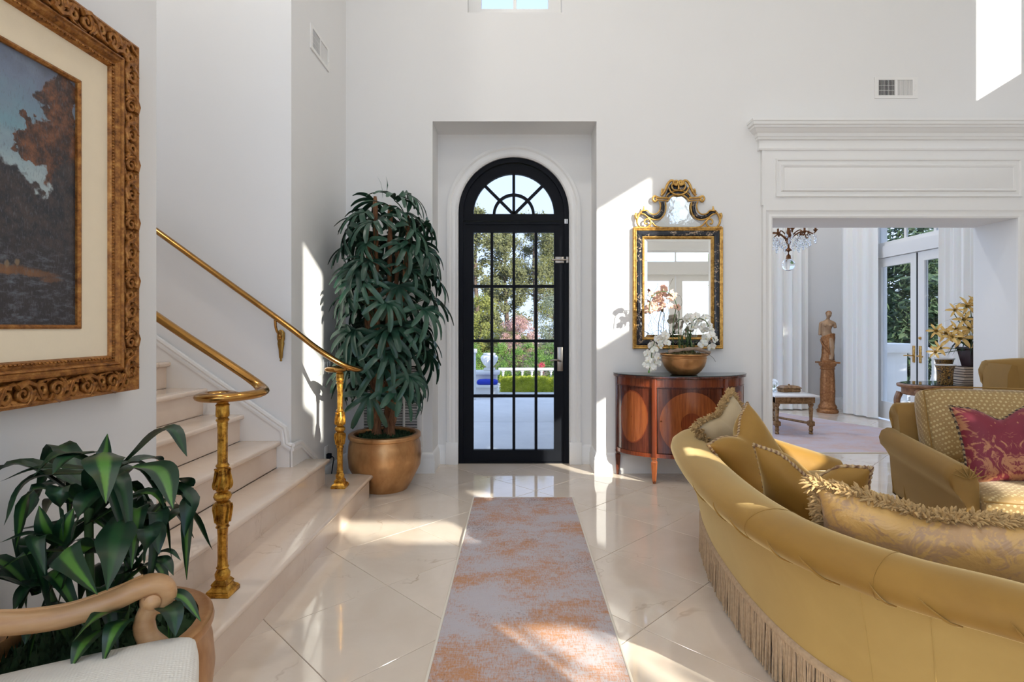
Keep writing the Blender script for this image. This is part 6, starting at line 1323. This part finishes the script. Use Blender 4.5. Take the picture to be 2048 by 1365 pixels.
ur = thing('garden_urn', 'white fluted stone urn on top of the pier', 'urn', (-1.02, 20.0, -.279)); obj('foot', MB().rbox((-.2, -.2, 0), (.2, .2, .1), .01), M['stucco'], ur); obj('bowl', MB().lathe([(.10, .1), (.12, .14), (.20, .22), (.29, .38), (.31, .48), (.27, .56), (.20, .60), (.24, .63), (.20, .64), (.001, .63)], 48, fn=lambda a, z: 1 + .05 * cos(14 * a) if .18 < z < .56 else 1), plain('white_stone', (.82, .80, .76), .7), ur, 40)
cu = thing('bench_cushion', 'bright blue cushion on the bench ledge of the pier', 'cushion', (-1.07, 19.42, -.718)); obj('pad', cushion(-.36, .38, -.22, .22, 0, .17, .02, 10, 6), plain('blue_canvas', (.010, .035, .40), .7), cu, 60); obj('welt', MB().tube([(-.35, -.21, .085), (.37, -.21, .085), (.37, .21, .085), (-.35, .21, .085)], .008, 6, closed=True), bpy.data.materials['blue_canvas'], cu)
gp = thing('garden_post', 'slim pale post at the left edge of the door view', 'post', (-1.48, 18.6, -1.18)); obj('shaft', MB().rbox((-.07, -.07, 0), (.07, .07, 1.6), .01), M['stucco'], gp); obj('cap', MB().rbox((-.11, -.11, 1.6), (.11, .11, 1.75), .02), M['stucco'], gp)
pc = thing('sun_block_pillar', 'square porch pillar outside the rear glazed doors', 'pillar', (4.40, -4.2, -.06)); obj('shaft', MB().rbox((-.33, -.33, .12), (.33, .33, 4.4), .02), M['stucco'], pc); obj('base', MB().rbox((-.4, -.4, 0), (.4, .4, .12), .02), M['stucco'], pc); obj('cap', MB().rbox((-.4, -.4, 4.4), (.4, .4, 4.6), .02), M['stucco'], pc)  # pillar added out of frame, sized to keep sun off the left leaf
# garden beside the sitting room
balustrade('balustrade', 'shaded stone balustrade outside the sitting room doors', (6.82, 9.7, -.06), 0, 3.2, 9, 1.0)
p3 = thing('garden_pier', 'shaded stone pier outside the sitting room doors', 'pier', (6.30, 9.7, -.06)); obj('shaft', MB().rbox((-.35, -.22, 0), (.42, .22, .92), .01), M['stucco'], p3); obj('cap', MB().rbox((-.42, -.3, .92), (.5, .3, 1.08), .03), M['stucco'], p3)
for k, (x, y, r, z1, m, l) in enumerate(((9.0, 12.6, 1.3, 3.4, 'dkleaf', 'dark evergreen seen through the left glazed leaf'), (11.8, 14.9, 1.7, 3.6, 'dkleaf', 'tall dark evergreen behind the shaded balustrade'), (11.2, 12.4, 1.0, 3.2, 'silver', 'silvery bush among the evergreens by the sitting room'), (15.0, 16.5, 1.9, 3.4, 'shrub', 'leafy green tree at the far right of the sitting room garden'), (8.8, 15.6, 1.5, 2.9, 'pine', 'olive green tree behind the sitting room garden'), (13.4, 12.6, 1.4, 3.8, 'dkleaf', 'dark evergreen seen through the right glazed leaf'), (6.4, 13.2, 1.1, 2.5, 'dkleaf', 'evergreen close behind the sitting room wall'), (3.9, 14.2, 1.2, 2.4, 'shrub', 'green tree outside the far sitting room doors'))):
    tree('evergreen_tree', l, 'tree', (x, y, -1.0), M[m], 11000, .20, clumps(r * 1.1, r * 1.1, .1, z1 + 1.5, 110, .55, 60 + k), 60 + k, (z1 * .8, .14), 'side garden trees')
for k, (x, y, r, z1) in enumerate(((9.6, 2.6, 1.9, 8.5), (10.8, .6, 1.9, 8.5), (9.0, 4.6, 1.6, 7.0))):  # unseen trees added to block sun from the sitting room doors
    tree('evergreen_tree', ('dense evergreen shading the sitting room doors from the right', 'second dense evergreen shading the sitting room doors', 'low dense evergreen near the sitting room doors')[k], 'tree', (x, y, -.2), M['dkleaf'], 15000, .22, clumps(r, r, .1, z1, 110, .7, 80 + k), 80 + k, (z1 * .8, .16), 'side garden trees')
tree('dapple_tree', 'small loose-leaved tree on the patio behind the camera', 'tree', (6.72, -7.3, -.06), M['shrub'], 4200, .15, clumps(.95, 1.1, 2.3, 5.0, 46, .34, 95), 95, (3.6, .09), 'patio trees')  # tree added out of view to break the sun into dapples
